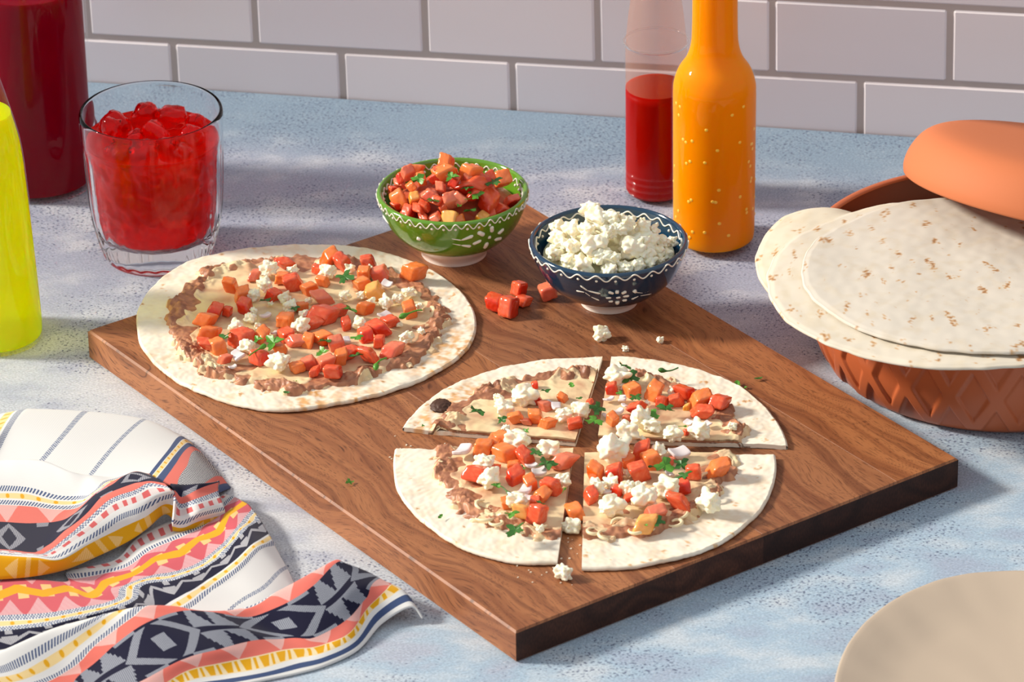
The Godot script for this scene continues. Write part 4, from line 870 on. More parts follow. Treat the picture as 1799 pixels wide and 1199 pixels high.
# ------------------------------------------------------------------ setting
func build_table() -> void:
	var side := 0.92
	var size := 2048
	var spots := []
	var paint := func(px: int, py: int) -> Color:
		var x := px * side / size - side / 2
		var z := py * side / size - side / 2
		var big := na.get_noise_2d(x * 5.0 + 3.1, z * 7.0)
		var mid := nf.get_noise_2d(x * 16.0 + 40.0, z * 26.0)
		var fine := na.get_noise_2d(x * 640.0, z * 560.0)
		var grit := nb.get_noise_2d(x * 800.0, z * 640.0)
		# blue wash: along the wall and in the near right part of the table
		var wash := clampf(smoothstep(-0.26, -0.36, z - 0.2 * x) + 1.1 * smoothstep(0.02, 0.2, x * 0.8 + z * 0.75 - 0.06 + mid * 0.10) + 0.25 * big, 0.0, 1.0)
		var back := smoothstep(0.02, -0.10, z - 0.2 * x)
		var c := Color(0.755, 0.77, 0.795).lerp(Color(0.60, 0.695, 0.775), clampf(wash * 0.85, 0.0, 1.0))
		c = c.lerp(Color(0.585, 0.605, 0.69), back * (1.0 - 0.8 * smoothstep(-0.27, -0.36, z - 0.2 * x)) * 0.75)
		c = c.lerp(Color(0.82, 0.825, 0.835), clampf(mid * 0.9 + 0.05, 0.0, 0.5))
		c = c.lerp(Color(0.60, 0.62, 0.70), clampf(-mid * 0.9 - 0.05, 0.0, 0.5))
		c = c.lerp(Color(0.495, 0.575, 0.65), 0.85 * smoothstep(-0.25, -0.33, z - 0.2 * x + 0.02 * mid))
		c *= 1.0 + fine * 0.10
		var patch := nf.get_noise_2d(x * 7.0 + 11.0, z * 11.0)
		var dots := smoothstep(-0.15, 0.35, patch + 0.35 * back + 0.30 * smoothstep(0.05, 0.2, x * 0.8 + z * 0.5 - 0.05) - 0.12)
		var pit := 0.8 * nb.get_noise_2d(x * 400.0 + 50.0, z * 360.0) + 0.6 * grit
		if pit > 0.98 - 0.52 * dots:
			c = c.lerp(Color(0.24, 0.26, 0.36), clampf((pit - 0.94 + 0.52 * dots) * 2.4, 0.0, 0.75))
		elif pit < -0.85:
			c = c.lerp(Color(0.92, 0.92, 0.92), 0.35)
		return c
	var tex := picture(size, size, paint)
	var relief := picture(512, 512, func(px: int, py: int) -> Color:
		var a := TAU * px / 512.0
		var b := TAU * py / 512.0
		var p := Vector3(cos(a) * 9.0, sin(a) * 9.0, cos(b) * 9.0)
		var h := 0.5 + 0.24 * na.get_noise_3d(p.x + sin(b) * 9.0, p.y, p.z) + 0.26 * nb.get_noise_3d(p.x * 2.6, p.y * 2.6 + sin(b) * 23.0, p.z * 2.6)
		return Color(h, h, h))
	var m := std(Color.WHITE, 0.62, 0.4)
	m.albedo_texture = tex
	m.detail_enabled = false
	var bump := NoiseTexture2D.new()
	bump.width = 1024
	bump.height = 1024
	bump.seamless = true
	var bn := FastNoiseLite.new()
	bn.frequency = 0.011
	bn.fractal_octaves = 4
	bn.seed = 8
	bump.noise = bn
	m.heightmap_enabled = true
	m.heightmap_texture = relief
	m.heightmap_scale = 0.05
	m.uv1_scale = Vector3(1, 1, 1)
	# outline of the slab: its back edge runs along the tiled wall
	var outline := [Vector2(-1.1, -0.3715 + 0.2003 * -1.1), Vector2(1.1, -0.3715 + 0.2003 * 1.1), Vector2(1.1, 0.85), Vector2(-1.1, 0.85)]
	var v := PackedVector3Array()
	var uv := PackedVector2Array()
	for y in [0.0, -0.04]:
		for p in outline:
			v.append(Vector3(p.x, y, p.y))
			uv.append(Vector2(p.x, p.y) / side + Vector2(0.5, 0.5))
	var t := PackedInt32Array([0, 2, 1, 0, 3, 2, 4, 5, 6, 4, 6, 7])
	for i in 4:
		var j := (i + 1) % 4
		t.append_array([i, j, i + 4, j, j + 4, i + 4])
	# albedo and relief use different repeats: the relief is laid on by a second, finer set of coordinates
	m.uv1_scale = Vector3(1, 1, 1)
	m.heightmap_enabled = false
	m.normal_enabled = true
	m.normal_scale = 0.6
	var table := thing("table", "blue-grey table top of rough mottled plaster with dark pits", "table")
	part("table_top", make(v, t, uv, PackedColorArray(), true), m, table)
	var under := boxed(Vector3(1.6, 0.86, 0.7), 0.004)
	part("cabinet_base", under, std(rgb(214, 210, 204), 0.6), table).position = Vector3(0, -0.4702, 0.36)
	var slab := boxed(Vector3(5.0, 0.05, 5.0), 0.002)
	var floor_plane := solo("floor", slab, std(rgb(150, 132, 112), 0.6), Vector3(0, -0.9255, 1.0))
	floor_plane.set_meta("kind", "structure")
	floor_plane.set_meta("label", "plain warm grey floor under the table")
	var im := tex.get_image()
	var nm: Image = im.duplicate()
	nm.convert(Image.FORMAT_RGBA8)
	nm.bump_map_to_normal_map(2.5)
	m.normal_texture = ImageTexture.create_from_image(nm)


func build_wall() -> void:
	var wall := Node3D.new()
	wall.name = "wall_back"
	add_child(wall)
	wall.set_meta("kind", "structure")
	wall.set_meta("label", "backsplash of glossy white bevelled tiles with grey grout")
	wall.position = Vector3(0, 0, -0.3753)
	wall.rotation = Vector3(0, atan(-0.2003), 0)
	wall.rotate_object_local(Vector3(0, 0, 1), 0.0112)
	var grout := std(rgb(196, 184, 178), 0.9)
	var slab := BoxMesh.new()
	slab.size = Vector3(1.5, 0.62, 0.03)
	var b := part("grout", slab, grout, wall)
	b.position = Vector3(0, 0.25, -0.0138)
	var tile := boxed(Vector3(0.1153, 0.0529, 0.012), 0.0022)
	var glaze := []
	for k in 3:
		var g := std([rgb(236, 229, 232), rgb(231, 224, 228), rgb(239, 231, 233)][k], 0.22)
		g.clearcoat_enabled = true
		g.clearcoat = 0.4
		g.clearcoat_roughness = 0.12
		glaze.append(g)
	for row in 9:
		for k in 12:
			var o := part("tile", tile, glaze[(row * 5 + k * 7) % 3], wall)
			var x := -0.7045 + 0.1177 * k + (0.0590 if row % 2 == 0 else 0.0)
			o.position = Vector3(x + 0.0022, 0.0365 + 0.055 * (row - 1) + 0.0275, -0.0035)
			o.rotation = Vector3((float((k * 13 + row * 7) % 5) - 2) * 0.0016, (float((k * 7 + row * 3) % 5) - 2) * 0.0016, 0)


# ------------------------------------------------------------------ cutting board
func wood_texture(seed_at: float, end_grain: bool) -> ImageTexture:
	return picture(1024, 384, func(px: int, py: int) -> Color:
		var u := px / 1024.0 * 0.46 + seed_at
		var v := py / 384.0 * 0.16
		if end_grain:
			var e := sin((v * 140.0 + 3.0 * na.get_noise_2d(u * 18.0, v * 30.0)) * TAU * 0.35) * 0.5 + 0.5
			var s := nb.get_noise_2d(u * 900.0, v * 300.0)
			return Color(0.31, 0.185, 0.135).lerp(Color(0.21, 0.12, 0.09), e * 0.7) * (1.0 + s * 0.18)
		var w := v + 0.014 * na.get_noise_2d(u * 5.0, v * 9.0) + 0.004 * nb.get_noise_2d(u * 17.0, v * 40.0)
		var ring := na.get_noise_2d(u * 1.1 + 7.0, w * 62.0)
		var band := nb.get_noise_2d(u * 2.0, w * 190.0)
		var pore := na.get_noise_2d(u * 70.0, w * 1500.0)
		var c := Color(0.64, 0.42, 0.275)
		c = c.lerp(Color(0.53, 0.325, 0.21), clampf(ring * 1.0 + 0.25, 0.0, 1.0))
		c = c.lerp(Color(0.66, 0.44, 0.29), clampf(band * 0.6, 0.0, 0.5))
		c = c.lerp(Color(0.39, 0.225, 0.15), clampf(-band * 0.7 - 0.1, 0.0, 0.5))
		if pore > 0.35:
			c = c.lerp(Color(0.27, 0.15, 0.10), (pore - 0.35) * 1.3)
		return c)


func build_board() -> void:
	var board := thing("cutting_board", "thick walnut cutting board of glued planks under the flatbreads and bowls", "cutting board")
	var corner := Vector3(-0.00077, 0, 0.33589)
	var along := Vector3(-0.58056, 0, -0.81421)   # from the near corner to the far left one
	var across := Vector3(0.81421, 0, -0.58056)
	var length := 0.4422
	var joints := [0.0, 0.109, 0.1708, 0.2684, 0.3138]
	var grain := [wood_texture(0.0, false), wood_texture(3.7, false)]
	var ends := wood_texture(1.3, true)
	for k in 4:
		var face := std([Color(1, 1, 1), Color(0.97, 0.95, 0.93), Color(0.93, 0.93, 0.95), Color(1, 0.98, 0.94)][k], 0.46, 0.4)
		face.albedo_texture = grain[k % 2]
		var cut := std([Color(0.86, 0.84, 0.82), Color(0.98, 0.96, 0.94), Color(0.72, 0.68, 0.68), Color(0.78, 0.75, 0.74)][k], 0.5, 0.35)
		cut.albedo_texture = ends
		var o := part("plank", plank(corner, along, across, length, joints[k], joints[k + 1], k == 0, k == 3), null, board)
		o.mesh.surface_set_material(0, face)
		o.mesh.surface_set_material(1, cut)


func plank(corner: Vector3, along: Vector3, across: Vector3, length: float, from: float, to: float, first: bool, last: bool) -> ArrayMesh:
	var ch := 0.0011
	var fa := ch if first else 0.00012
	var la := ch if last else 0.00012
	# cross-section, anticlockwise seen from the near end: (across, up)
	var sec := [Vector2(from, fa), Vector2(from, DECK - fa), Vector2(from + fa, DECK), Vector2(to - la, DECK), Vector2(to, DECK - la), Vector2(to, la), Vector2(to - la, 0), Vector2(from + fa, 0)]
	var st := SurfaceTool.new()
	st.begin(Mesh.PRIMITIVE_TRIANGLES)
	var steps := [0.0, ch, length - ch, length]
	var point := func(i: int, s: int) -> Vector3:
		var p: Vector2 = sec[i]
		if s == 0 or s == 3:
			p = Vector2(p.x, clampf(p.y, ch, DECK - ch))
		return corner + across * p.x + along * steps[s] + Vector3(0, p.y, 0)
	st.set_smooth_group(-1)
	for s in 3:
		for i in 8:
			var j := (i + 1) % 8
			var q := [[i, s], [i, s + 1], [j, s + 1], [i, s], [j, s + 1], [j, s]]
			for e in q:
				var p: Vector3 = point.call(e[0], e[1])
				var d: Vector2 = sec[e[0]]
				st.set_uv(Vector2(steps[e[1]] / 0.46, (d.x + (DECK - p.y) * 0.9) / 0.16))
				st.add_vertex(p)
	st.generate_normals()
	var mesh := st.commit()
	var st2 := SurfaceTool.new()
	st2.begin(Mesh.PRIMITIVE_TRIANGLES)
	st2.set_smooth_group(-1)
	for s in [0, 3]:
		for i in range(1, 7):
			var ids := [0, i + 1, i] if s == 3 else [0, i, i + 1]
			for e in ids:
				var p: Vector3 = point.call(e, s)
				st2.set_uv(Vector2(sec[e].x / 0.46, (DECK - p.y) / 0.16 + 0.1))
				st2.add_vertex(p)
	st2.generate_normals()
	st2.commit(mesh)
	return mesh


# ------------------------------------------------------------------ terracotta warmer
func build_dish() -> void:
	var dish := thing("tortilla_warmer", "round terracotta dish with raised lattice band holding stacked tortillas", "dish", Vector3(0.2951, 0, -0.0095))
	var clay := std(rgb(186, 98, 58), 0.34, 0.45)
	var outer := []
	for p in smooth([Vector2(0.0985, 0.0), Vector2(0.1035, 0.004), Vector2(0.1095, 0.016), Vector2(0.1140, 0.032), Vector2(0.1165, 0.050), Vector2(0.1172, 0.060)], 12):
		outer.append(p)
	outer.append_array([Vector2(0.1172, 0.0605), Vector2(0.1178, 0.061), Vector2(0.1178, 0.0632), Vector2(0.1172, 0.0638), Vector2(0.1172, 0.0645), Vector2(0.118, 0.065), Vector2(0.118, 0.069), Vector2(0.1172, 0.0702), Vector2(0.1155, 0.0705), Vector2(0.1135, 0.0702), Vector2(0.1128, 0.069)])
	var wall := lathe(outer, 900, func(a: float, p: Vector2, i: int) -> float:
		if p.y < 0.003 or p.y > 0.0588:
			return 0.0
		var t := (p.y - 0.003) / 0.056
		var u := a / TAU * 26.0
		var d1 := absf(fposmod(u + t * 1.05 + 0.5, 1.0) - 0.5)
		var d2 := absf(fposmod(u - t * 1.05 + 0.5, 1.0) - 0.5)
		var h := maxf(1.0 - smoothstep(0.13, 0.19, d1), 1.0 - smoothstep(0.13, 0.19, d2))
		return 0.0019 * h * smoothstep(0.0, 0.04, t) * smoothstep(1.0, 0.97, t))
	part("lattice_wall", wall, clay, dish)
	var inner := lathe([Vector2(0.1128, 0.069), Vector2(0.111, 0.05), Vector2(0.108, 0.03), Vector2(0.100, 0.014), Vector2(0.09, 0.009), Vector2(0.0, 0.008)], 96)
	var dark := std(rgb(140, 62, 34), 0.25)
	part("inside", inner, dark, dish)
	part("bottom", lathe([Vector2(0.0, 0.0006), Vector2(0.0985, 0.0)], 96), clay, dish)


func build_lid() -> void:
	var lid := thing("warmer_lid", "smooth orange terracotta dome lid leaning on the tortillas", "lid", Vector3(0.3437, 0.0716, -0.0702))
	var up := Vector3(0.18246, 0.94, -0.26043).normalized()
	var x := Vector3.RIGHT - up * up.x
	x = x.normalized()
	lid.basis = Basis(x, up, x.cross(up))
	var clay := std(rgb(200, 117, 77), 0.66, 0.3)
	var out := smooth([Vector2(0.1035, 0.0), Vector2(0.105, 0.0015), Vector2(0.1056, 0.007), Vector2(0.1036, 0.0152), Vector2(0.0985, 0.0240), Vector2(0.091, 0.0295), Vector2(0.080, 0.0322), Vector2(0.062, 0.0334), Vector2(0.035, 0.0340), Vector2(0.0, 0.0342)], 6)
	part("dome", lathe(out, 128), clay, lid)
	var ins := smooth([Vector2(0.0, 0.0300), Vector2(0.05, 0.0292), Vector2(0.080, 0.0272), Vector2(0.093, 0.021), Vector2(0.0985, 0.012), Vector2(0.1005, 0.002), Vector2(0.1015, 0.0), Vector2(0.1035, 0.0)], 5)
	part("inside", lathe(ins, 96), clay, lid)


# a tortilla-like sheet: rim(angle) is the radius, top(x, z) the height of the upper face, tint its colour
func round_sheet(a0: float, a1: float, full: bool, rings: int, segs: int, rim: Callable, top: Callable, thick: float, tint: Callable) -> ArrayMesh:
	var v := PackedVector3Array()
	var col := PackedColorArray()
	var cols := segs if full else segs + 1
	var fr := PackedFloat32Array()
	for i in rings + 1:
		fr.append(1.0 - pow(1.0 - float(i) / rings, 1.35))
	# upper face from the middle out, a rounded edge, and the lower face back in
	var rows := []
	for f in fr:
		rows.append([f, -0.35, 0.0])
	rows.append_array([[1.0, 0.0, 0.3], [1.0, 0.0, 0.75], [1.0, -0.35, 1.0]])
	for f in [0.93, 0.8, 0.65, 0.45, 0.25, 0.0]:
		rows.append([f, -0.35, 1.0])
	var point := func(a: float, rr: float, e: Array) -> Vector3:
		var f: float = e[0]
		var r: float = maxf(f, 0.001) * (rr + thick * float(e[1]))
		var x := r * cos(a)
		var z := r * sin(a)
		var y: float = top.call(x, z, minf(f, 1.0))
		return Vector3(x, y - thick * float(e[2]), z)
	for e in rows:
		for j in cols:
			var a := lerpf(a0, a1, float(j) / segs)
			var p: Vector3 = point.call(a, rim.call(a), e)
			v.append(p)
			col.append(tint.call(p.x, p.z, e[0]))
	var t := quads(rows.size(), cols, full, true)
	if not full:
		# the two cut sides, with edges of their own
		for side in 2:
			var a := a0 if side == 0 else a1
			var rr: float = rim.call(a)
			var at := v.size()
			for f in fr:
				for low in [0.0, 1.0]:
					v.append(point.call(a, rr, [f, -0.35, low]))
					col.append(tint.call(v[-1].x, v[-1].z, f))
			for k in fr.size() - 1:
				var p := at + k * 2
				if side == 0:
					t.append_array([p, p + 2, p + 1, p + 1, p + 2, p + 3])
				else:
					t.append_array([p, p + 1, p + 2, p + 1, p + 3, p + 2])
	return make(v, t, PackedVector2Array(), col)


func toast(x: float, z: float, amount: float, streak: float) -> Color:
	var c := lin(Color(0.875, 0.845, 0.79))
	var m := nf.get_noise_2d(x * 60.0, z * 60.0)
	c = c.lerp(lin(Color(0.85, 0.795, 0.70)), clampf(m * 0.9, 0.0, 0.5))
	var s := na.get_noise_2d(x * 95.0 + 9.0, z * (95.0 + streak)) + 0.35 * nb.get_noise_2d(x * 300.0, z * 300.0)
	var th := 0.74 - amount
	if s > th:
		c = c.lerp(lin(Color(0.80, 0.62, 0.40)), clampf((s - th) * 6.0, 0.0, 0.8))
	if s > th + 0.17:
		c = c.lerp(lin(Color(0.58, 0.37, 0.20)), clampf((s - th - 0.17) * 6.0, 0.0, 0.7))
	return c


func build_tortillas() -> void:
	var at := [Vector3.ZERO, Vector3.ZERO, Vector3.ZERO]
	var c := Vector3(0.2951, 0, -0.0095)
	var spec := [
		[Vector3(0.2635, 0.0742, 0.0037), 0.0742, "pale tortilla at the bottom of the stack, sticking out farthest over the dish", 0.0],
		[Vector3(0.2689, 0.0775, 0.0388), 0.0775, "middle tortilla with brown flecks, edge showing beneath the top one", 40.0],
		[Vector3(0.2896, 0.0808, 0.0350), 0.0808, "top tortilla of the stack, lightly freckled, partly under the clay lid", 80.0],
	]
	for k in 3:
		var s: Array = spec[k]
		var o: Vector3 = s[0]
		var r0 := 0.118
		var high: float = s[1]
		var off: float = s[3] + 5.0
		var rim := func(a: float) -> float:
			var tuck := 1.0 - 0.15 * smoothstep(-2.6, -2.25, a) * smoothstep(-0.5, -0.9, a) if k == 0 else 1.0
			return tuck * r0 / sqrt(cos(a) * cos(a) + (1.35 if k == 2 else 1.235) * sin(a) * sin(a)) * (1.0 + 0.008 * na.get_noise_2d(cos(a) * 1.5 + off, sin(a) * 1.5) + 0.006 * nb.get_noise_2d(cos(a) * 6.0 + off, sin(a) * 6.0))
		var top := func(x: float, z: float, f: float) -> float:
			var d := Vector2(o.x + x - c.x, o.z + z - c.z).length()
			var y := high - smoothstep(0.118, 0.17, d) * 0.0035 + 0.0008 * nb.get_noise_2d((o.x + x) * 16.0, (o.z + z) * 16.0) + 0.00016 * na.get_noise_2d(x * 90.0, z * 90.0 + off) - 0.003 * (2 - k) * smoothstep(0.118, 0.15, d) * 0.3
			if k == 0:
				y -= 0.030 * smoothstep(-0.075, -0.02, x) * smoothstep(-0.045, -0.09, z)
			return y - 0.0006 * smoothstep(0.97, 1.0, f)
		var tint := func(x: float, z: float, f: float) -> Color:
			return toast(x + off, z, 0.03 if k == 2 else 0.08, -45.0) * [Color(0.93, 0.91, 0.84), Color(0.90, 0.89, 0.86), Color(0.83, 0.83, 0.84)][k]
		var mesh := round_sheet(-PI, PI, true, 150, 420, rim, top, 0.0021, tint)
		var t := solo("tortilla", mesh, M.tortilla, Vector3(o.x, 0, o.z))
		tag(t, s[2], "tortilla", "plain tortillas stacked on the terracotta dish")


# ------------------------------------------------------------------ towel
const NAVY := Color(0.095, 0.095, 0.20)
const BLUE := Color(0.26, 0.33, 0.49)
const CORAL := Color(0.90, 0.46, 0.41)
const ROSE := Color(0.82, 0.36, 0.40)
const GOLD := Color(0.90, 0.66, 0.08)
const CREAM := Color(0.905, 0.905, 0.90)


func band(kind: String, u: float, t: float) -> Color:
	# u in millimetres along the stripe, t from 0 to 1 across it
	var weave := fposmod(u * 1.1 + t * 7.0, 1.0) < 0.5
	match kind:
		"white":
			return CREAM
		"blue":
			return BLUE
		"navy":
			return NAVY
		"coral":
			return CORAL
		"dash":
			return BLUE if fposmod(u / 1.7 + t * 1.6, 1.0) < 0.5 and t > 0.12 and t < 0.88 else CREAM
		"fine":
			return BLUE.lerp(CREAM, 0.25) if fposmod(u / 1.6 + floorf(t * 3.0) * 0.5, 1.0) < 0.55 else CREAM
		"dots":
			var p := fposmod(u / 9.0, 1.0)
			var d := Vector2((p - 0.5) * 9.0, (t - 0.5) * 4.0).length()
			if d < 1.2:
				return GOLD
			return Color(0.95, 0.84, 0.60) if t > 0.15 and t < 0.85 else CREAM
		"red_dash":
			if t < 0.2 or t > 0.8:
				return CREAM
			return ROSE.lerp(CORAL, 0.4) if fposmod(u / 6.6, 1.0) < 0.45 else CREAM.lerp(CORAL, 0.12)
		"coral_teeth":
			var p := absf(fposmod(u / 26.0, 1.0) - 0.5) * 2.0
			return CORAL.lerp(CREAM, 0.62 if weave else 0.4) if p * 1.7 < 1.0 - t else CORAL
		"rose_teeth":
			var p := absf(fposmod(u / 16.0, 1.0) - 0.5) * 2.0
			return ROSE.lerp(CREAM, 0.66 if weave else 0.4) if p < t * 0.9 else ROSE
		"rose_teeth_down":
			var p := absf(fposmod(u / 22.0, 1.0) - 0.5) * 2.0
			return ROSE.lerp(CREAM, 0.6 if weave else 0.35) if p < (1.0 - t) * 0.9 else ROSE
		"gold_zig":
			var p := absf(fposmod(u / 30.0, 1.0) - 0.5) * 2.0
			if absf(t - 0.25 - 0.5 * p) < 0.3:
				return GOLD
			return Color(0.93, 0.78, 0.52) if fposmod(u / 15.0, 1.0) < 0.4 else ROSE
		"gold_hatch":
			var p := fposmod(u / 34.0, 1.0)
			var q := absf(t - 0.5) * 2.0
			var pale := (p > 0.1 and p < 0.3 and q < (p - 0.1) * 4.2) or (p > 0.42 and p < 0.5) or (p > 0.62 and p < 0.82 and q < (0.82 - p) * 4.2)
			return (Color(0.96, 0.80, 0.55) if weave else GOLD.lerp(CREAM, 0.35)) if pale else GOLD
		"gold_teeth":
			var p := fposmod(u / 11.0, 1.0)
			var lit := absf(p - 0.3) < 0.30 - 0.16 * t or absf(p - 0.78) < 0.08
			return GOLD if lit and t > 0.08 and t < 0.92 else Color(0.95, 0.87, 0.70)
		"navy_small":
			var p := absf(fposmod(u / 19.0, 1.0) - 0.5) * 2.0
			var g := absf(fposmod(u / 19.0 + 0.5, 1.0) - 0.5) * 2.0
			var pale := absf(t - 0.25 - 0.5 * p) < 0.09 or (g < 0.4 and absf(t - 0.5) < 0.14) or (p > 0.8 and t < 0.25)
			return NAVY.lerp(CREAM, 0.82 if weave else 0.6) if pale else NAVY
		"navy_mid":
			var p := absf(fposmod(u / 40.0, 1.0) - 0.5) * 2.0
			var q := absf(t - 0.5) * 2.0
			var pale := (p > 0.55 and q < (p - 0.55) * 2.0 and q > (p - 0.8) * 3.0) or (p < 0.2 and q > 0.7)
			return NAVY.lerp(CREAM, 0.75 if weave else 0.35) if pale else NAVY
		"navy_big":
			var p := absf(fposmod(u / 74.0, 1.0) - 0.5) * 2.0     # 0 in the middle of a diamond
			var q := absf(t - 0.5) * 2.0
			var d := p * 1.9 + q
			var step := floorf(q * 5.0) / 5.0
			var pale := false
			if p < 0.12 and q < 0.30:
				pale = true
			elif d > 0.92 and d < 1.28 and q < 0.85:
				pale = true
			elif p > 0.62 and absf(p - 0.80) < 0.20 - step * 0.16 and q > 0.12:
				pale = true
			elif q > 0.82 and p > 0.22 and p < 0.60:
				pale = true
			return (Color(0.66, 0.68, 0.71) if weave else Color(0.42, 0.43, 0.50)) if pale else NAVY
		"hatch":
			return NAVY if fposmod(u / 3.0 + floorf(t * 11.0) * 0.5, 1.0) < 0.5 else CREAM
	return CREAM


func cloth_material(bands: Array) -> StandardMaterial3D:
	# bands: [kind, from, to]; v runs from the first start to the last end
	var lo: float = bands[0][1]
	var hi: float = bands[-1][2]
	var tex := picture(1600, 640, func(px: int, py: int) -> Color:
		var u := px * 0.25
		var v := lo + (hi - lo) * (py + 0.5) / 640.0
		var c := CREAM
		for b in bands:
			if v >= b[1] and v < b[2]:
				c = band(b[0], u, (v - b[1]) / (b[2] - b[1]))
				break
		var thread := (0.5 + 0.5 * sin(u * 9.0)) * (0.5 + 0.5 * sin(py * 1.9))
		return c * (0.93 + 0.07 * thread))
	var m := std(Color.WHITE, 0.85, 0.25)
	m.albedo_texture = tex
	m.rim_enabled = true
	m.rim = 0.25
	m.rim_tint = 0.5
	m.set_meta("lo", lo)
	m.set_meta("hi", hi)
	return m


func cloth_patch(columns: Array, m: StandardMaterial3D, skirt: float, u0 := 0.0) -> ArrayMesh:
	var lo: float = m.get_meta("lo")
	var hi: float = m.get_meta("hi")
	var rows := 64
	var per := 9
	# every column resampled at equal steps of its own stripe coordinate
	var lines := []
	for c in columns:
		var line := []
		if skirt > 0.0:
			var f: Array = c[0]
			var low := Vector4(f[0] - 2.0, 1.2, f[2] - skirt * 0.7, f[3] - 0.25)
			line.append(low)
			line.append(Vector4(f[0] - 1.0, f[1] * 0.72, f[2] - skirt * 0.5, f[3] - 0.12))
		for p in c:
			line.append(Vector4(p[0], p[1], p[2], p[3]))
		var n := line.size()
		# arc length along the column
		var s := PackedFloat32Array([0.0])
		for i in range(1, n):
			var d: Vector4 = line[i] - line[i - 1]
			s.append(s[-1] + Vector3(d.x, d.y, d.z).length())
		var out := []
		for r in rows + 1:
			var want := s[-1] * r / rows
			var i := 0
			while i < n - 2 and s[i + 1] < want:
				i += 1
			var h := s[i + 1] - s[i]
			var t := clampf((want - s[i]) / maxf(h, 1e-5), 0.0, 1.0)
			var p0: Vector4 = line[maxi(i - 1, 0)]
			var p1: Vector4 = line[i]
			var p2: Vector4 = line[i + 1]
			var p3: Vector4 = line[mini(i + 2, n - 1)]
			var h0 := maxf(s[i] - s[maxi(i - 1, 0)], h)
			var h1 := maxf(s[mini(i + 2, n - 1)] - s[i + 1], h)
			var m1 := (p2 - p0) * (h / (h + h0)) if i > 0 else (p2 - p1)
			var m2 := (p3 - p1) * (h / (h + h1)) if i < n - 2 else (p2 - p1)
			var t2 := t * t
			var t3 := t2 * t
			var q := p1 * (2 * t3 - 3 * t2 + 1) + m1 * (t3 - 2 * t2 + t) + p2 * (-2 * t3 + 3 * t2) + m2 * (t3 - t2)
			q.w = lerpf(p1.w, p2.w, t)
			out.append(q)
		lines.append(out)
	var v := PackedVector3Array()
	var uv := PackedVector2Array()
	var nc := (lines.size() - 1) * per + 1
	for k in nc:
		var i := mini(k / per, lines.size() - 2)
		var t := float(k - i * per) / per
		var fold := 0.0
		for r in rows + 1:
			var p0: Vector4 = lines[maxi(i - 1, 0)][r]
			var p1: Vector4 = lines[i][r]
			var p2: Vector4 = lines[i + 1][r]
			var p3: Vector4 = lines[mini(i + 2, lines.size() - 1)][r]
			var m1 := (p2 - p0) * 0.5
			var m2 := (p3 - p1) * 0.5
			var t2 := t * t
			var t3 := t2 * t
			var q := p1 * (2 * t3 - 3 * t2 + 1) + m1 * (t3 - 2 * t2 + t) + p2 * (-2 * t3 + 3 * t2) + m2 * (t3 - t2)
			v.append(Vector3(q.x, maxf(q.y, 0.7), q.z) * 0.001)
			uv.append(Vector2(0, clampf((q.w - lo) / (hi - lo), 0.001, 0.999)))
	# distance along the stripes, taken on the middle line
	var u := u0
	var rc := rows + 1
	for k in nc:
		if k > 0:
			u += v[k * rc + rows / 2].distance_to(v[(k - 1) * rc + rows / 2])
		for r in rc:
			uv[k * rc + r].x = u * 1000.0 / 400.0
	# a second face underneath gives the cloth its thickness
	var t := quads(nc, rc, false, true)
	var nrm := PackedVector3Array()
	nrm.resize(v.size())
	for k in range(0, t.size(), 3):
		var x := (v[t[k + 1]] - v[t[k]]).cross(v[t[k + 2]] - v[t[k]])
		nrm[t[k]] += x
		nrm[t[k + 1]] += x
		nrm[t[k + 2]] += x
	var up := 0.0
	for n in nrm:
		up += n.y
	if up < 0:
		t = quads(nc, rc, false, false)
	var n0 := v.size()
	for k in n0:
		var n := nrm[k].normalized() * (1.0 if up >= 0 else -1.0)
		var p := v[k] - n * 0.0011
		v.append(Vector3(p.x, maxf(p.y, 0.0002), p.z))
		uv.append(uv[k])
	t.append_array(quads(nc, rc, false, up < 0, n0))
	var edge := func(a: int, b: int):
		if up >= 0:
			t.append_array([a, a + n0, b, b, a + n0, b + n0])
		else:
			t.append_array([a, b, a + n0, b, b + n0, a + n0])
	for k in nc - 1:
		edge.call(k * rc, (k + 1) * rc)
		edge.call((k + 1) * rc + rows, k * rc + rows)
	for r in rows:
		edge.call(r + 1, r)
		edge.call((nc - 1) * rc + r, (nc - 1) * rc + r + 1)
	return make(v, t, uv)


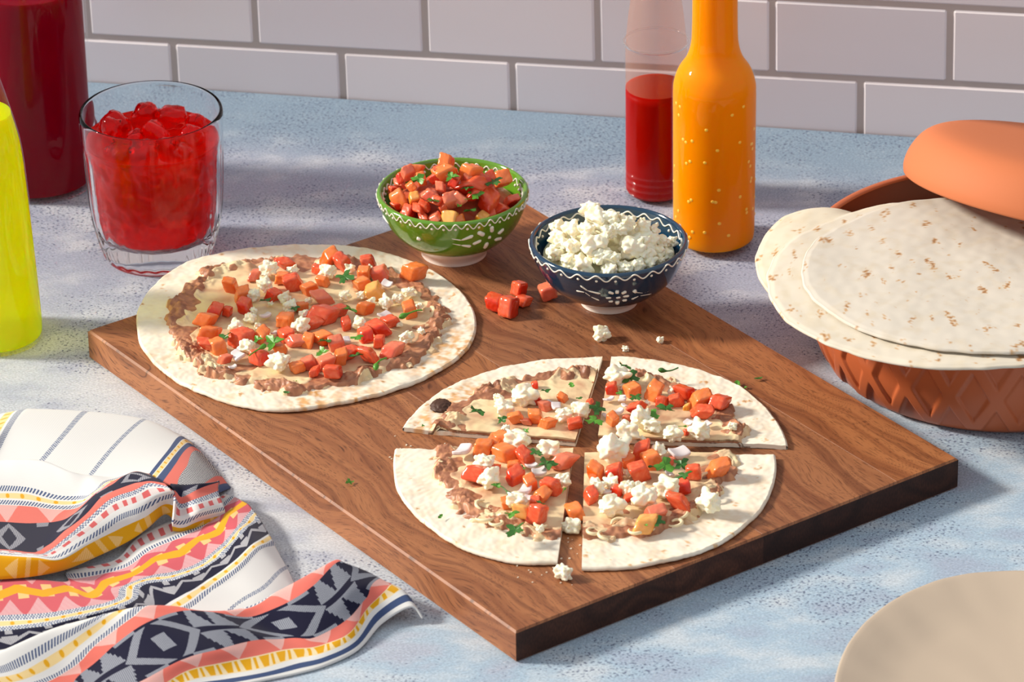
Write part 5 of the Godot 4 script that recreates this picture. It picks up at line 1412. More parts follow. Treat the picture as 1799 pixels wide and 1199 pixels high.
func build_towel() -> void:
	var towel := thing("towel", "folded white kitchen towel woven with navy, coral and gold bands", "towel")
	var flap := cloth_material([["white", -0.6, 0.7], ["dash", 0.7, 1.15], ["white", 1.15, 1.25], ["dots", 1.25, 1.75], ["white", 1.75, 1.85], ["dash", 1.85, 2.15], ["coral_teeth", 2.15, 3.0], ["navy_big", 3.0, 5.0], ["coral_teeth", 5.0, 6.0], ["gold_teeth", 6.0, 7.0], ["white", 7.0, 7.5], ["blue", 7.5, 8.0], ["white", 8.0, 8.5]])
	var middle := cloth_material([["white", -0.4, 0.0], ["red_dash", 0.0, 1.0], ["white", 1.0, 1.3], ["dash", 1.3, 2.0], ["rose_teeth_down", 2.0, 3.0], ["gold_zig", 3.0, 4.1], ["rose_teeth", 4.1, 5.0], ["fine", 5.0, 5.5], ["dots", 5.5, 6.1], ["fine", 6.1, 6.5], ["navy_small", 6.5, 8.0], ["white", 8.0, 8.1], ["dots", 8.1, 8.6], ["dash", 8.6, 9.0], ["white", 9.0, 10.5], ["fine", 10.5, 10.75], ["white", 10.75, 12.0]])
	var roll := cloth_material([["white", -0.4, 1.0], ["dash", 1.0, 1.4], ["dots", 1.4, 1.8], ["dash", 1.8, 2.2], ["coral_teeth", 2.2, 3.2], ["navy_mid", 3.2, 5.2], ["coral", 5.2, 5.8], ["fine", 5.8, 6.2], ["red_dash", 6.2, 7.0], ["white", 7.0, 7.25], ["dash", 7.25, 7.75], ["white", 7.75, 8.0], ["gold_hatch", 8.0, 9.8]])
	var sheet := cloth_material([["blue", -1.0, -0.3], ["white", -0.3, 0.0], ["dots", 0.0, 0.5], ["dash", 0.5, 0.95], ["white", 0.95, 2.92], ["fine", 2.92, 3.12], ["white", 3.12, 4.92], ["fine", 4.92, 5.12], ["white", 5.12, 8.0], ["blue", 8.0, 8.4], ["dots", 8.4, 8.9], ["blue", 8.9, 9.3], ["coral", 9.3, 10.0], ["hatch", 10.0, 12.0], ["coral", 12.0, 12.6], ["blue", 12.6, 13.0], ["white", 13.0, 13.3]])
	part("flap", cloth_patch(FLAP, flap, 14.0), flap, towel)
	part("fold", cloth_patch(MIDDLE, middle, 0.0), middle, towel)
	part("fold", cloth_patch(ROLL, roll, 10.0), roll, towel)
	part("fold", cloth_patch(ROLL_END, roll, 6.0, 0.13), roll, towel)
	part("sheet", cloth_patch(sheet_columns(), sheet, 0.0), sheet, towel)


func sheet_columns() -> Array:
	# the upper sheet, with one more line beyond its far edge that lies on the table
	var edge := []
	for p in SHEET[2]:
		edge.append([p[0] + 4.0, 0.9, p[2] - 9.0, p[3]])
	return [SHEET[0], SHEET[1], SHEET[2], edge]


# ------------------------------------------------------------------ plate
func build_plate() -> void:
	var at := Vector3(0.2700, 0.0000, 0.4042)
	var clay := std(rgb(184, 168, 150), 0.5, 0.4)
	var rim := func(a: float) -> float:
		# an uneven hand-made oval
		var c := cos(a) / 0.1030
		var s := sin(a) / 0.1330
		return 1.0 / sqrt(c * c + s * s) * (1.0 + 0.012 * sin(2.0 * a + 0.8) + 0.01 * sin(3.0 * a))
	var v := PackedVector3Array()
	var prof := [[0.0, 0.006], [0.25, 0.0061], [0.5, 0.0064], [0.66, 0.0072], [0.75, 0.0085], [0.84, 0.0108], [0.92, 0.0130], [0.965, 0.0142], [0.985, 0.0146], [0.996, 0.0144], [1.0, 0.0136], [0.997, 0.0126], [0.985, 0.0115], [0.92, 0.0095], [0.8, 0.005], [0.62, 0.0012], [0.58, 0.0002], [0.0, 0.0002]]
	var cols := 160
	for p in prof:
		for j in cols:
			var a := TAU * j / cols
			var r: float = rim.call(a) * maxf(p[0], 0.002)
			v.append(Vector3(r * cos(a), p[1] + 0.0004 * na.get_noise_2d(r * cos(a) * 40.0, r * sin(a) * 40.0) * smoothstep(0.0, 0.3, p[0]), r * sin(a)))
	var plate := solo("plate", make(v, quads(prof.size(), cols, true, true)), clay, at)
	tag(plate, "empty matte beige stoneware plate with an uneven rim on the table", "plate")


# ------------------------------------------------------------------ bottles
func lay(profile: Array, inset: float, from: float, to: float, steps := 6) -> Array:
	# the inside of a bottle between two heights, closed below and above
	var s := smooth(profile, steps)
	var out := [Vector2(0.0, from)]
	var seen_first := false
	for p in s:
		if p.y >= from and p.y <= to and p.x > inset:
			if not seen_first:
				out.append(Vector2(p.x - inset - 0.001, from))
				seen_first = true
			out.append(Vector2(p.x - inset, p.y))
	var last: Vector2 = out[-1]
	out.append(Vector2(last.x, to))
	out.append(Vector2(0.0, to - 0.0004))
	return out


func shell(called: String, profile: Array, parent: Node3D, m: Material, shape = null) -> MeshInstance3D:
	return part(called, lathe(smooth(profile, 8), 96, shape), m, parent)


func build_bottles() -> void:
	# orange sauce
	var o := thing("sauce_bottle", "clear glass bottle full of orange pepper sauce with pale seeds", "bottle", Vector3(0.1295, 0, -0.1670))
	var prof := [Vector2(0.0, 0.0008), Vector2(0.021, 0.0), Vector2(0.0248, 0.002), Vector2(0.0262, 0.007), Vector2(0.0266, 0.02), Vector2(0.0268, 0.09), Vector2(0.0268, 0.106), Vector2(0.0262, 0.113), Vector2(0.0235, 0.121), Vector2(0.0185, 0.129), Vector2(0.0158, 0.138), Vector2(0.0150, 0.150), Vector2(0.0147, 0.180), Vector2(0.0145, 0.196), Vector2(0.0160, 0.198), Vector2(0.0160, 0.206), Vector2(0.0145, 0.208)]
	shell("glass_wall", prof, o, M.pane)
	var sauce := std(rgb(243, 142, 0), 0.4, 0.1)
	sauce.subsurf_scatter_enabled = true
	sauce.subsurf_scatter_strength = 0.6
	part("sauce", lathe(lay(prof, 0.0008, 0.0048, 0.19), 96), sauce, o)
	var seed_m := std(rgb(255, 205, 70), 0.4)
	var seeds := []
	var pip := ball(4, func(d: Vector3) -> Vector3: return Vector3(d.x * 0.0012, d.y * 0.0011, d.z * 0.0004))
	for k in 44:
		var a := deg_to_rad(-95.0 + 190.0 * rng.randf())
		var h := 0.012 + 0.095 * rng.randf()
		seeds.append([pip, Transform3D(Basis(Vector3.UP, a), Vector3(sin(a) * 0.0259, h, cos(a) * 0.0259))])
	var sd := part("seed", join(seeds), seed_m, o)
	sd.set_meta("kind", "stuff")
	var cap_m := std(rgb(30, 30, 32), 0.4)
	part("cap", lathe([Vector2(0.0, 0.206), Vector2(0.017, 0.206), Vector2(0.0172, 0.222), Vector2(0.016, 0.2235), Vector2(0.0, 0.224)], 48), cap_m, o)

	# red sauce, half full
	var r := thing("sauce_bottle", "tall ribbed-base bottle half full of dark red hot sauce behind orange one", "bottle", Vector3(0.0955, 0, -0.2394))
	var rp := [Vector2(0.0, 0.001), Vector2(0.017, 0.0), Vector2(0.0195, 0.0015), Vector2(0.0206, 0.005), Vector2(0.0206, 0.07), Vector2(0.0206, 0.105), Vector2(0.0210, 0.1065), Vector2(0.0210, 0.1095), Vector2(0.0203, 0.111), Vector2(0.0185, 0.128), Vector2(0.0165, 0.142), Vector2(0.0135, 0.160), Vector2(0.0120, 0.175), Vector2(0.0120, 0.19)]
	shell("glass_wall", rp, r, M.pane)
	for k in 4:
		var ring := PackedVector3Array()
		var rad := PackedFloat32Array()
		for j in 64:
			ring.append(Vector3(sin(TAU * j / 64) * 0.0206, 0.0055 + 0.0045 * k, cos(TAU * j / 64) * 0.0206))
			rad.append(0.0010)
		part("rib", tube(ring, rad, 8, true), M.pane, r)
	var collar := PackedVector3Array()
	var crad := PackedFloat32Array()
	for j in 64:
		collar.append(Vector3(sin(TAU * j / 64) * 0.0209, 0.1085, cos(TAU * j / 64) * 0.0209))
		crad.append(0.0007)
	part("collar", tube(collar, crad, 8, true), M.glass, r)
	var hot := std(rgb(150, 8, 0), 0.4, 0.1)
	hot.subsurf_scatter_enabled = true
	hot.subsurf_scatter_strength = 0.35
	part("sauce", lathe(lay(rp, 0.0009, 0.003, 0.0765), 80), hot, r)
	var film := std(Color8(200, 146, 118, 66), 0.5)
	film.transparency = BaseMaterial3D.TRANSPARENCY_ALPHA
	part("sauce_film", lathe([Vector2(0.0196, 0.0765), Vector2(0.0197, 0.104), Vector2(0.0193, 0.111), Vector2(0.0176, 0.128), Vector2(0.0155, 0.142), Vector2(0.0126, 0.160), Vector2(0.011, 0.18)], 64), film, r)

	# lime drink at the near left
	var l := thing("soda_bottle", "tall glass bottle of bright lime-green drink beside the towel", "bottle", Vector3(-0.3169, 0, -0.0549))
	var lp := [Vector2(0.0, 0.0015), Vector2(0.024, 0.0), Vector2(0.0275, 0.0015), Vector2(0.0290, 0.005), Vector2(0.0290, 0.02), Vector2(0.0275, 0.06), Vector2(0.0252, 0.11), Vector2(0.0236, 0.130), Vector2(0.0208, 0.145), Vector2(0.0165, 0.163), Vector2(0.0125, 0.180), Vector2(0.0104, 0.200), Vector2(0.0100, 0.225), Vector2(0.0125, 0.228), Vector2(0.0125, 0.236), Vector2(0.0105, 0.238)]
	shell("glass_wall", lp, l, M.pane)
	var lime := std(Color8(254, 255, 0, 110), 0.6, 0.4)
	lime.refraction_enabled = true
	lime.refraction_scale = 0.012
	lime.subsurf_scatter_enabled = true
	lime.subsurf_scatter_strength = 1.0
	part("drink", lathe(lay(lp, 0.0008, 0.003, 0.152), 96), lime, l)
	var dot := ball(4, func(d: Vector3) -> Vector3: return Vector3(d.x * 0.0009, d.y * 0.0008, d.z * 0.0012))
	var knurls := []
	for k in 60:
		var a := TAU * k / 60
		knurls.append([dot, Transform3D(Basis(Vector3.UP, a), Vector3(sin(a) * 0.0272, 0.0012, cos(a) * 0.0272))])
	var kn := part("foot_ridge", join(knurls), M.glass, l)
	kn.set_meta("kind", "stuff")

	# dark red drink behind it
	var b := thing("soda_bottle", "wide glass bottle of deep red drink behind the iced glass", "bottle", Vector3(-0.3082, 0, -0.2744))
	var bp := [Vector2(0.0, 0.0015), Vector2(0.033, 0.0), Vector2(0.0362, 0.002), Vector2(0.0376, 0.007), Vector2(0.0376, 0.03), Vector2(0.0374, 0.10), Vector2(0.0372, 0.13), Vector2(0.0355, 0.150), Vector2(0.0290, 0.175), Vector2(0.0190, 0.200), Vector2(0.0145, 0.225), Vector2(0.0140, 0.262), Vector2(0.0155, 0.264), Vector2(0.0155, 0.270), Vector2(0.0140, 0.272)]
	shell("glass_wall", bp, b, M.pane)
	var berry := std(Color8(140, 0, 26, 150), 0.3, 0.2)
	berry.subsurf_scatter_enabled = true
	berry.subsurf_scatter_strength = 0.6
	berry.refraction_enabled = true
	berry.refraction_scale = 0.010
	part("drink", lathe(lay(bp, 0.0022, 0.004, 0.141), 96), berry, b)
	var knurl2 := []
	for k in 80:
		var a := TAU * k / 80
		knurl2.append([dot, Transform3D(Basis(Vector3.UP, a), Vector3(sin(a) * 0.0352, 0.0012, cos(a) * 0.0352))])
	var kn2 := part("foot_ridge", join(knurl2), M.glass, b)
	kn2.set_meta("kind", "stuff")


func build_glass() -> void:
	var at := Vector3(-0.2237, 0, -0.1664)
	var g := thing("drinking_glass", "fluted tumbler of red iced drink behind the whole flatbread", "glass", at)
	var body := []
	body.append_array(smooth([Vector2(0.0, 0.0022), Vector2(0.026, 0.0016), Vector2(0.0325, 0.0), Vector2(0.0345, 0.0012), Vector2(0.0362, 0.006), Vector2(0.0388, 0.015), Vector2(0.0412, 0.026), Vector2(0.0430, 0.042), Vector2(0.0441, 0.062), Vector2(0.0448, 0.084), Vector2(0.0452, 0.0955), Vector2(0.0451, 0.0985), Vector2(0.0442, 0.1002), Vector2(0.0431, 0.0995), Vector2(0.0428, 0.0965), Vector2(0.0424, 0.084), Vector2(0.0418, 0.062), Vector2(0.0408, 0.042), Vector2(0.0390, 0.027), Vector2(0.0360, 0.0185), Vector2(0.030, 0.0155), Vector2(0.012, 0.0150), Vector2(0.0, 0.0150)], 5))
	var flutes := func(a: float, p: Vector2, i: int) -> float:
		if i > 55 or p.y > 0.084 or p.y < 0.002:
			return 0.0
		return -0.0009 * absf(sin(a * 12.0)) * smoothstep(0.084, 0.07, p.y) * smoothstep(0.002, 0.006, p.y)
	part("tumbler", lathe(body, 192, flutes), M.glass, g)
	var drink := std(Color8(250, 14, 3, 70), 0.0, 0.3)
	drink.subsurf_scatter_enabled = true
	drink.subsurf_scatter_strength = 1.0
	drink.refraction_enabled = true
	drink.refraction_scale = 0.02
	# the crushed ice in the drink presses its surface into lumps against the glass
	var inside := [Vector2(0.0, 0.0155), Vector2(0.012, 0.0155), Vector2(0.0297, 0.0160), Vector2(0.0356, 0.0190), Vector2(0.0386, 0.0275), Vector2(0.0404, 0.042), Vector2(0.0414, 0.062), Vector2(0.0419, 0.080), Vector2(0.0419, 0.0815), Vector2(0.039, 0.0806), Vector2(0.0, 0.0806)]
	var fill := []
	for k in inside.size() - 1:
		for q in (14 if k >= 3 and k <= 6 else 2):
			fill.append(inside[k].lerp(inside[k + 1], q / (14.0 if k >= 3 and k <= 6 else 2.0)))
	fill.append(inside[-1])
	part("drink", lathe(fill, 260, func(a: float, p: Vector2, i: int) -> float:
		if p.y > 0.079 or p.y < 0.0165:
			return 0.0
		var q := Vector3(sin(a) * p.x, p.y, cos(a) * p.x)
		var n := 0.5 + 0.5 * na.get_noise_3d(q.x * 75.0, q.y * 75.0, q.z * 75.0) + 0.35 * nb.get_noise_3d(q.x * 150.0, q.y * 150.0, q.z * 150.0)
		return -0.0030 * n * smoothstep(0.079, 0.076, p.y) * smoothstep(0.0165, 0.02, p.y)), drink, g)
	var ice := std(Color8(255, 60, 50, 0), 0.0, 0.6)
	ice.refraction_enabled = true
	ice.refraction_scale = 0.03
	var rows := ["at the back of the red drink, tallest of all", "near the rim on the bottle side", "near the rim facing the flatbread", "in the middle of the glass", "near the rim on the green bowl side", "half sunk at the front edge", "half sunk beside the tallest cube", "flat one floating on the bottle side", "small one floating near the middle", "small one floating by the back rim", "flat one floating toward the green bowl", "small one at the front beside the half sunk cube"]
	var where := [Vector3(0.012, 0.086, -0.018), Vector3(-0.026, 0.085, -0.004), Vector3(-0.004, 0.083, 0.026), Vector3(0.002, 0.084, 0.002), Vector3(0.026, 0.083, 0.006), Vector3(-0.018, 0.080, 0.022), Vector3(-0.006, 0.084, -0.026), Vector3(-0.024, 0.082, -0.018), Vector3(-0.010, 0.084, 0.010), Vector3(0.026, 0.083, -0.014), Vector3(0.020, 0.081, 0.022), Vector3(0.010, 0.082, 0.016)]
	for k in 12:
		var sd := float(k) * 7.3
		var sz := 0.0085 if k < 8 else 0.0065
		var cube := ball(7, func(d: Vector3) -> Vector3:
			var q := d / pow(pow(absf(d.x), 4.0) + pow(absf(d.y), 4.0) + pow(absf(d.z), 4.0), 0.25)
			return Vector3(q.x, q.y * 0.75, q.z * 0.85) * sz * (1.0 + 0.16 * na.get_noise_3d(d.x * 1.6 + sd, d.y * 1.6, d.z * 1.6)))
		var c := solo("ice_cube", cube, ice, at + where[k])
		c.rotation = Vector3(sd, sd * 1.7, sd * 0.6)
		tag(c, "red-tinted ice cube " + rows[k], "ice cube", "ice cubes in the tumbler")


# ------------------------------------------------------------------ bowls
func on_wall(prof: Array, angle: float, h: float, out: float) -> Vector3:
	for i in prof.size() - 1:
		var p: Vector2 = prof[i]
		var q: Vector2 = prof[i + 1]
		if h <= q.y or i == prof.size() - 2:
			var r := lerpf(p.x, q.x, clampf((h - p.y) / maxf(q.y - p.y, 1e-6), 0.0, 1.2))
			var n := Vector2(q.y - p.y, p.x - q.x).normalized()
			return Vector3(sin(angle) * (r + n.x * out), h + n.y * out, cos(angle) * (r + n.x * out))
	return Vector3.ZERO


func decorated_bowl(at: Vector3, prof: Array, foot_top: float, label: String, glaze: Material, flower: Array, waves: int, wide: float) -> void:
	var bowl := thing("bowl", label, "bowl", at)
	var foot := []
	var body := []
	var fine := smooth(prof, 6)
	for p in fine:
		if p.y <= foot_top + 0.0008:
			foot.append(p)
		if p.y >= foot_top - 0.0008:
			body.append(Vector2(p.x + 0.0003 * smoothstep(foot_top, foot_top + 0.002, p.y), p.y))
	part("foot", lathe([Vector2(0, 0.0004)] + foot, 96), M.white_glaze, bowl)
	var top: Vector2 = prof[-1]
	body.append_array([Vector2(top.x - 0.0002, top.y + 0.0008), Vector2(top.x - 0.0012, top.y + 0.0015), Vector2(top.x - 0.0024, top.y + 0.0011), Vector2(top.x - 0.0032, top.y - 0.0008), Vector2(top.x - 0.0042, top.y - 0.008), Vector2(top.x - 0.0085, top.y - 0.018), Vector2(top.x - 0.017, top.y - 0.028), Vector2(top.x - 0.028, top.y - 0.034), Vector2(0.0, top.y - 0.036)])
	part("body", lathe(body, 128), glaze, bowl)
	# slip-trailed wave outside the rim and another inside it
	for side in 2:
		var pts := PackedVector3Array()
		var rad := PackedFloat32Array()
		var n := waves * 12
		for j in n:
			var a := TAU * j / n
			var w := sin(a * waves) + 0.25 * sin(a * waves * 0.37)
			if side == 0:
				pts.append(on_wall(prof, a, top.y - 0.0016 + 0.0017 * w, 0.0004))
			else:
				var h := top.y - 0.0010 - 0.0014 * (1.0 + w)
				var r := top.x - 0.0034 - (top.y - h) * 0.12
				pts.append(Vector3(sin(a) * r, h, cos(a) * r))
			rad.append(wide)
		part("wavy_line", tube(pts, rad, 6, true), M.slip, bowl)
	var dot := ball(4, func(d: Vector3) -> Vector3: return d * 0.00095)
	var dots := []
	for j in waves:
		var a := TAU * (j + 0.25) / waves
		var p := on_wall(prof, a, top.y - 0.0034, 0.0)
		dots.append([dot, Transform3D(Basis.IDENTITY, p)])
		var b := TAU * (j + 0.75) / waves
		var r := top.x - 0.0040
		dots.append([dot, Transform3D(Basis.IDENTITY, Vector3(sin(b) * r, top.y - 0.0052, cos(b) * r))])
	var d := part("rim_dot", join(dots), M.slip, bowl)
	d.set_meta("kind", "stuff")
	for f in flower:
		var pts := PackedVector3Array()
		var rad := PackedFloat32Array()
		for k in 7:
			var t := k / 6.0
			pts.append(on_wall(prof, deg_to_rad(lerpf(f[0], f[2], t)), lerpf(f[1], f[3], t) * 0.001, 0.0002))
			var w := lerpf(f[4], f[5], t) * 0.001
			var e := 0.45 if (k == 0 or k == 6) else 1.0
			rad.append(w * e)
		var called := "petal" if minf(f[4], f[5]) > 0.75 else "brush_stroke"
		part(called, tube(pts, rad, 8), M.slip, bowl)


func build_bowls() -> void:
	var gp := [Vector2(0.0205, 0), Vector2(0.021, 0.003), Vector2(0.0245, 0.0075), Vector2(0.033, 0.0145), Vector2(0.0395, 0.022), Vector2(0.0440, 0.031), Vector2(0.0465, 0.039), Vector2(0.0470, 0.0425)]
	var bp := [Vector2(0.0175, 0), Vector2(0.018, 0.0035), Vector2(0.0225, 0.007), Vector2(0.032, 0.013), Vector2(0.0395, 0.0205), Vector2(0.0445, 0.030), Vector2(0.0475, 0.0385), Vector2(0.0480, 0.0415)]
	var gat := Vector3(-0.0352, DECK, -0.1199)
	var bat := Vector3(0.0598, DECK, -0.0496)
	decorated_bowl(gat, gp, 0.0125, "small green bowl with white slip flowers, full of tomato salsa", M.green_glaze, GREEN_FLOWER, 40, 0.00042)
	decorated_bowl(bat, bp, 0.0055, "small dark blue bowl with white slip flowers, full of crumbled cheese", M.blue_glaze, BLUE_FLOWER, 26, 0.0005)
	# what fills the bowls beneath the pieces one can tell apart
	var bed := func(r: float, edge: float, top: float, amp: float, sd: float) -> ArrayMesh:
		return round_sheet(0.0, TAU, true, 30, 90, func(a: float) -> float: return r, func(x: float, z: float, f: float) -> float:
			return edge + (top - edge) * (1.0 - f * f) + amp * na.get_noise_2d(x * 170.0 + sd, z * 170.0) * (1.0 - f), 0.0012, func(x: float, z: float, f: float) -> Color:
			return (lin(Color(0.62, 0.16, 0.10)) if sd < 1.0 else lin(Color(0.93, 0.88, 0.70))).lerp(Color(0.8, 0.3, 0.1) if sd < 1.0 else Color(0.9, 0.85, 0.7), 0.2))
	var s := solo("salsa_bed", bed.call(0.0392, 0.0335, 0.050, 0.003, 0.0), M.beans, gat)
	s.set_meta("kind", "stuff")
	tag(s, "wet mashed tomato salsa filling the green bowl beneath the dice", "salsa")
	var q := solo("cheese_bed", bed.call(0.0400, 0.0330, 0.050, 0.004, 5.0), M.fresh, bat)
	q.set_meta("kind", "stuff")
	tag(q, "fine crumbled cheese filling the blue bowl beneath the chunks", "cheese")


# ------------------------------------------------------------------ flatbreads
func build_flatbreads() -> void:
	var w := thing("flatbread", "whole round bean and cheese flatbread with tomato, beside the iced glass", "flatbread", Vector3(WHOLE[0][0], DECK, WHOLE[0][2]), "bean flatbreads")
	layers(w, -PI, PI, true, WHOLE[1], 0.0, 0.0)
	var text := {
		"BL": "quarter of cut flatbread with a scorched bubble on its crust, nearest whole one",
		"BR": "quarter of cut flatbread nearest the terracotta dish, thick bean edge",
		"FL": "quarter of cut flatbread nearest the towel, broad bare crust",
		"FR": "quarter of cut flatbread nearest the plate, curled cheese shreds on its rim",
	}
	var sd := 20.0
	for k in ["BL", "BR", "FL", "FR"]:
		var d: Array = QUARTERS[k]
		var o := thing("flatbread_quarter", text[k], "flatbread", Vector3(d[0][0], DECK, d[0][2]), "quarters of the cut flatbread")
		layers(o, d[1], d[2], false, d[3], sd, 1.0 if k == "BL" else 0.0)
		sd += 13.0
		if k == "FL" or k == "FR":
			strands(o, d, k)


func layers(o: Node3D, a0: float, a1: float, full: bool, radii: Array, sd: float, scorch: float) -> void:
	var n := radii.size()
	var at := func(a: float) -> float:
		var f := (a - a0) / (a1 - a0) * (n if full else n - 1)
		var i := int(floor(f))
		var t := f - i
		var p := [0, 0, 0, 0]
		for k in 4:
			p[k] = radii[posmod(i - 1 + k, n)] if full else radii[clampi(i - 1 + k, 0, n - 1)]
		return cubic_interpolate(p[1], p[2], p[0], p[3], t)
	var segs := 640 if full else 190
	var thick := 0.0027
	var puff := func(x: float, z: float, f: float) -> float:
		return thick + 0.0003 + 0.0005 * na.get_noise_2d(x * 55.0 + sd, z * 55.0) + 0.00022 * nb.get_noise_2d(x * 230.0, z * 230.0 + sd)
	var crust := func(x: float, z: float, f: float) -> Color:
		var a := atan2(z, x)
		var c := toast(x + sd, z, -0.06 if not full else -0.02, 0.0) * Color(1.13, 1.12, 1.09)
		# browned stretches of the rim
		var brown := 0.0
		if full:
			brown = smoothstep(0.70, 0.85, f) * clampf(smoothstep(0.5, 0.1, absf(a - 0.35)) * 0.9 + smoothstep(0.5, 0.2, absf(a - 1.35)) * 0.6 + 0.4 * smoothstep(0.1, 0.6, na.get_noise_2d(a * 3.0, 4.0)), 0.0, 1.0)
		elif scorch > 0.0:
			brown = smoothstep(0.62, 0.75, f) * smoothstep(1.0, 0.93, f) * smoothstep(0.62, 0.25, absf(a + 2.62))
		else:
			brown = 0.25 * smoothstep(0.2, 0.6, na.get_noise_2d(a * 4.0 + sd, f * 3.0))
		var spot := clampf(0.5 + 0.9 * na.get_noise_2d(x * 120.0, z * 120.0 + sd) + 0.5 * nb.get_noise_2d(x * 300.0, z * 300.0), 0.0, 1.0)
		c = c.lerp(lin(Color(0.83, 0.60, 0.32)), brown * spot * 0.85)
		return c
	part("tortilla", round_sheet(a0, a1, full, 70, segs, at, puff, thick, crust), M.tortilla, o)
	# refried beans: flat in the middle, a lumpy bank towards their edge
	var reach := func(a: float) -> float:
		var q := 0.865 + 0.035 * na.get_noise_2d(cos(a) * 2.2 + sd, sin(a) * 2.2)
		if not full and scorch == 0.0:
			q -= 0.04
		return at.call(a) * q
	var bean_top := func(x: float, z: float, f: float) -> float:
		var ragged := 0.55 * na.get_noise_2d(x * 60.0 + sd, z * 60.0) + 0.45 * nb.get_noise_2d(x * 150.0, z * 150.0 + sd)
		var lump := clampf(0.5 + 0.9 * nf.get_noise_2d(x * 85.0 + sd, z * 85.0), 0.0, 1.2)
		var crest := clampf(0.5 + na.get_noise_2d(x * 32.0 + sd, z * 32.0), 0.0, 1.0)
		var g := f + 0.055 * ragged
		var bank := smoothstep(0.78, 0.88, g) * (0.35 + crest)
		var fine := nb.get_noise_2d(x * 420.0, z * 420.0 + sd)
		var h := 0.0016 + bank * (0.0010 + 0.0030 * lump) + 0.00035 * fine * bank
		var end := smoothstep(0.925, 0.975, g)
		return thick + h * (1.0 - end) - 0.0014 * end
	var bean_tint := func(x: float, z: float, f: float) -> Color:
		var c := lin(Color(0.70, 0.485, 0.37))
		c = c.lerp(lin(Color(0.55, 0.345, 0.25)), clampf(0.35 + 0.9 * nf.get_noise_2d(x * 130.0, z * 130.0 + sd), 0.0, 1.0))
		c = c.lerp(lin(Color(0.80, 0.57, 0.41)), clampf(0.9 * na.get_noise_2d(x * 200.0 + sd, z * 200.0), 0.0, 0.8))
		if scorch > 0.0 and f > 0.8:
			c = c.lerp(lin(Color(0.40, 0.22, 0.14)), 0.45 * clampf(0.5 + nb.get_noise_2d(x * 70.0, z * 70.0), 0.0, 1.0))
		return c
	part("bean_spread", round_sheet(a0, a1, full, 130, segs, reach, bean_top, 0.002, bean_tint), M.beans, o)
	# melted cheese: a skin over the middle that dips under the beans where there is none
	var melt_reach := func(a: float) -> float:
		return reach.call(a) * (0.97 + 0.03 * na.get_noise_2d(cos(a) * 7.0, sin(a) * 7.0 + sd))
	var melt_top := func(x: float, z: float, f: float) -> float:
		var lumps := nf.get_noise_2d(x * 60.0, z * 60.0 + sd + 50.0)
		var cover := na.get_noise_2d(x * 30.0 + sd, z * 30.0 + 80.0) + 0.55 * nb.get_noise_2d(x * 75.0 + sd, z * 75.0)
		var under: float = bean_top.call(x, z, f * 0.97)
		var gone := smoothstep(0.82, 0.91, f - 0.13 * cover)
		var flat_top := thick + 0.0027 + 0.0006 * lumps
		var y := lerpf(flat_top, maxf(flat_top - 0.0006, under + 0.0005), smoothstep(0.6, 0.8, f))
		return lerpf(y, under - 0.0012, gone)
	var melt_tint := func(x: float, z: float, f: float) -> Color:
		var c := lin(Color(0.90, 0.805, 0.635))
		c = c.lerp(lin(Color(0.77, 0.595, 0.47)), clampf(0.30 + 1.2 * nf.get_noise_2d(x * 34.0 + sd, z * 34.0) + 0.35 * nb.get_noise_2d(x * 90.0, z * 90.0), 0.0, 0.9))
		c = c.lerp(lin(Color(0.935, 0.87, 0.70)), clampf(nb.get_noise_2d(x * 45.0, z * 45.0 + sd), 0.0, 0.7))
		return c
	part("melted_cheese", round_sheet(a0, a1, full, 120, segs, melt_reach, melt_top, 0.0012, melt_tint), M.cheese, o)
	if scorch > 0.0:
		var burnt := std(rgb(70, 42, 28), 0.6)
		var b := part("scorched_bubble", ball(10, func(d: Vector3) -> Vector3: return Vector3(d.x * 0.0062, d.y * 0.003, d.z * 0.0075) * (1.0 + 0.15 * na.get_noise_3d(d.x * 3.0, d.y * 3.0, d.z * 3.0))), burnt, o)
		b.position = Vector3(-0.0777, 0.0036, -0.0456)


func strands(o: Node3D, d: Array, k: String) -> void:
	# shreds of cheese that kept their shape, some curled into loops
	var pale := std(rgb(238, 220, 178), 0.35)
	var from: float = d[1]
	var to: float = d[2]
	for i: int in [0, 1, 2, 3, 4, 5, 6, 7, 9, 11, 13]:
		var a := lerpf(from + 0.08, to - 0.08, (i + 0.5) / 16.0) if k == "FL" else lerpf(to - 0.03, from + 0.25, (i + 0.5) / 16.0)
		var f := 0.735 + 0.05 * sin(i * 2.3)
		if k == "FL" and i > 5:
			continue
		var r: float = d[3][clampi(int((a - from) / (to - from) * 12.0), 0, 12)] * f
		var mid := Vector3(cos(a) * r, 0.0072, sin(a) * r)
		var pts := PackedVector3Array()
		var rad := PackedFloat32Array()
		var curl := 4.9 if i % 3 == 0 else 2.4
		var size := 0.0036 if i % 3 == 0 else 0.0055
		for q in 15:
			var t := q / 14.0
			var b := i * 1.7 + t * curl
			var grow := size * (0.75 + 0.5 * t)
			pts.append(mid + Vector3(cos(b) * grow, 0.0009 * sin(t * PI) - 0.0009, sin(b) * grow))
			rad.append(0.00095 * (0.6 + 0.5 * sin(PI * clampf(t * 1.05, 0.0, 1.0))))
		part("cheese_shred", tube(pts, rad, 7), pale, o)


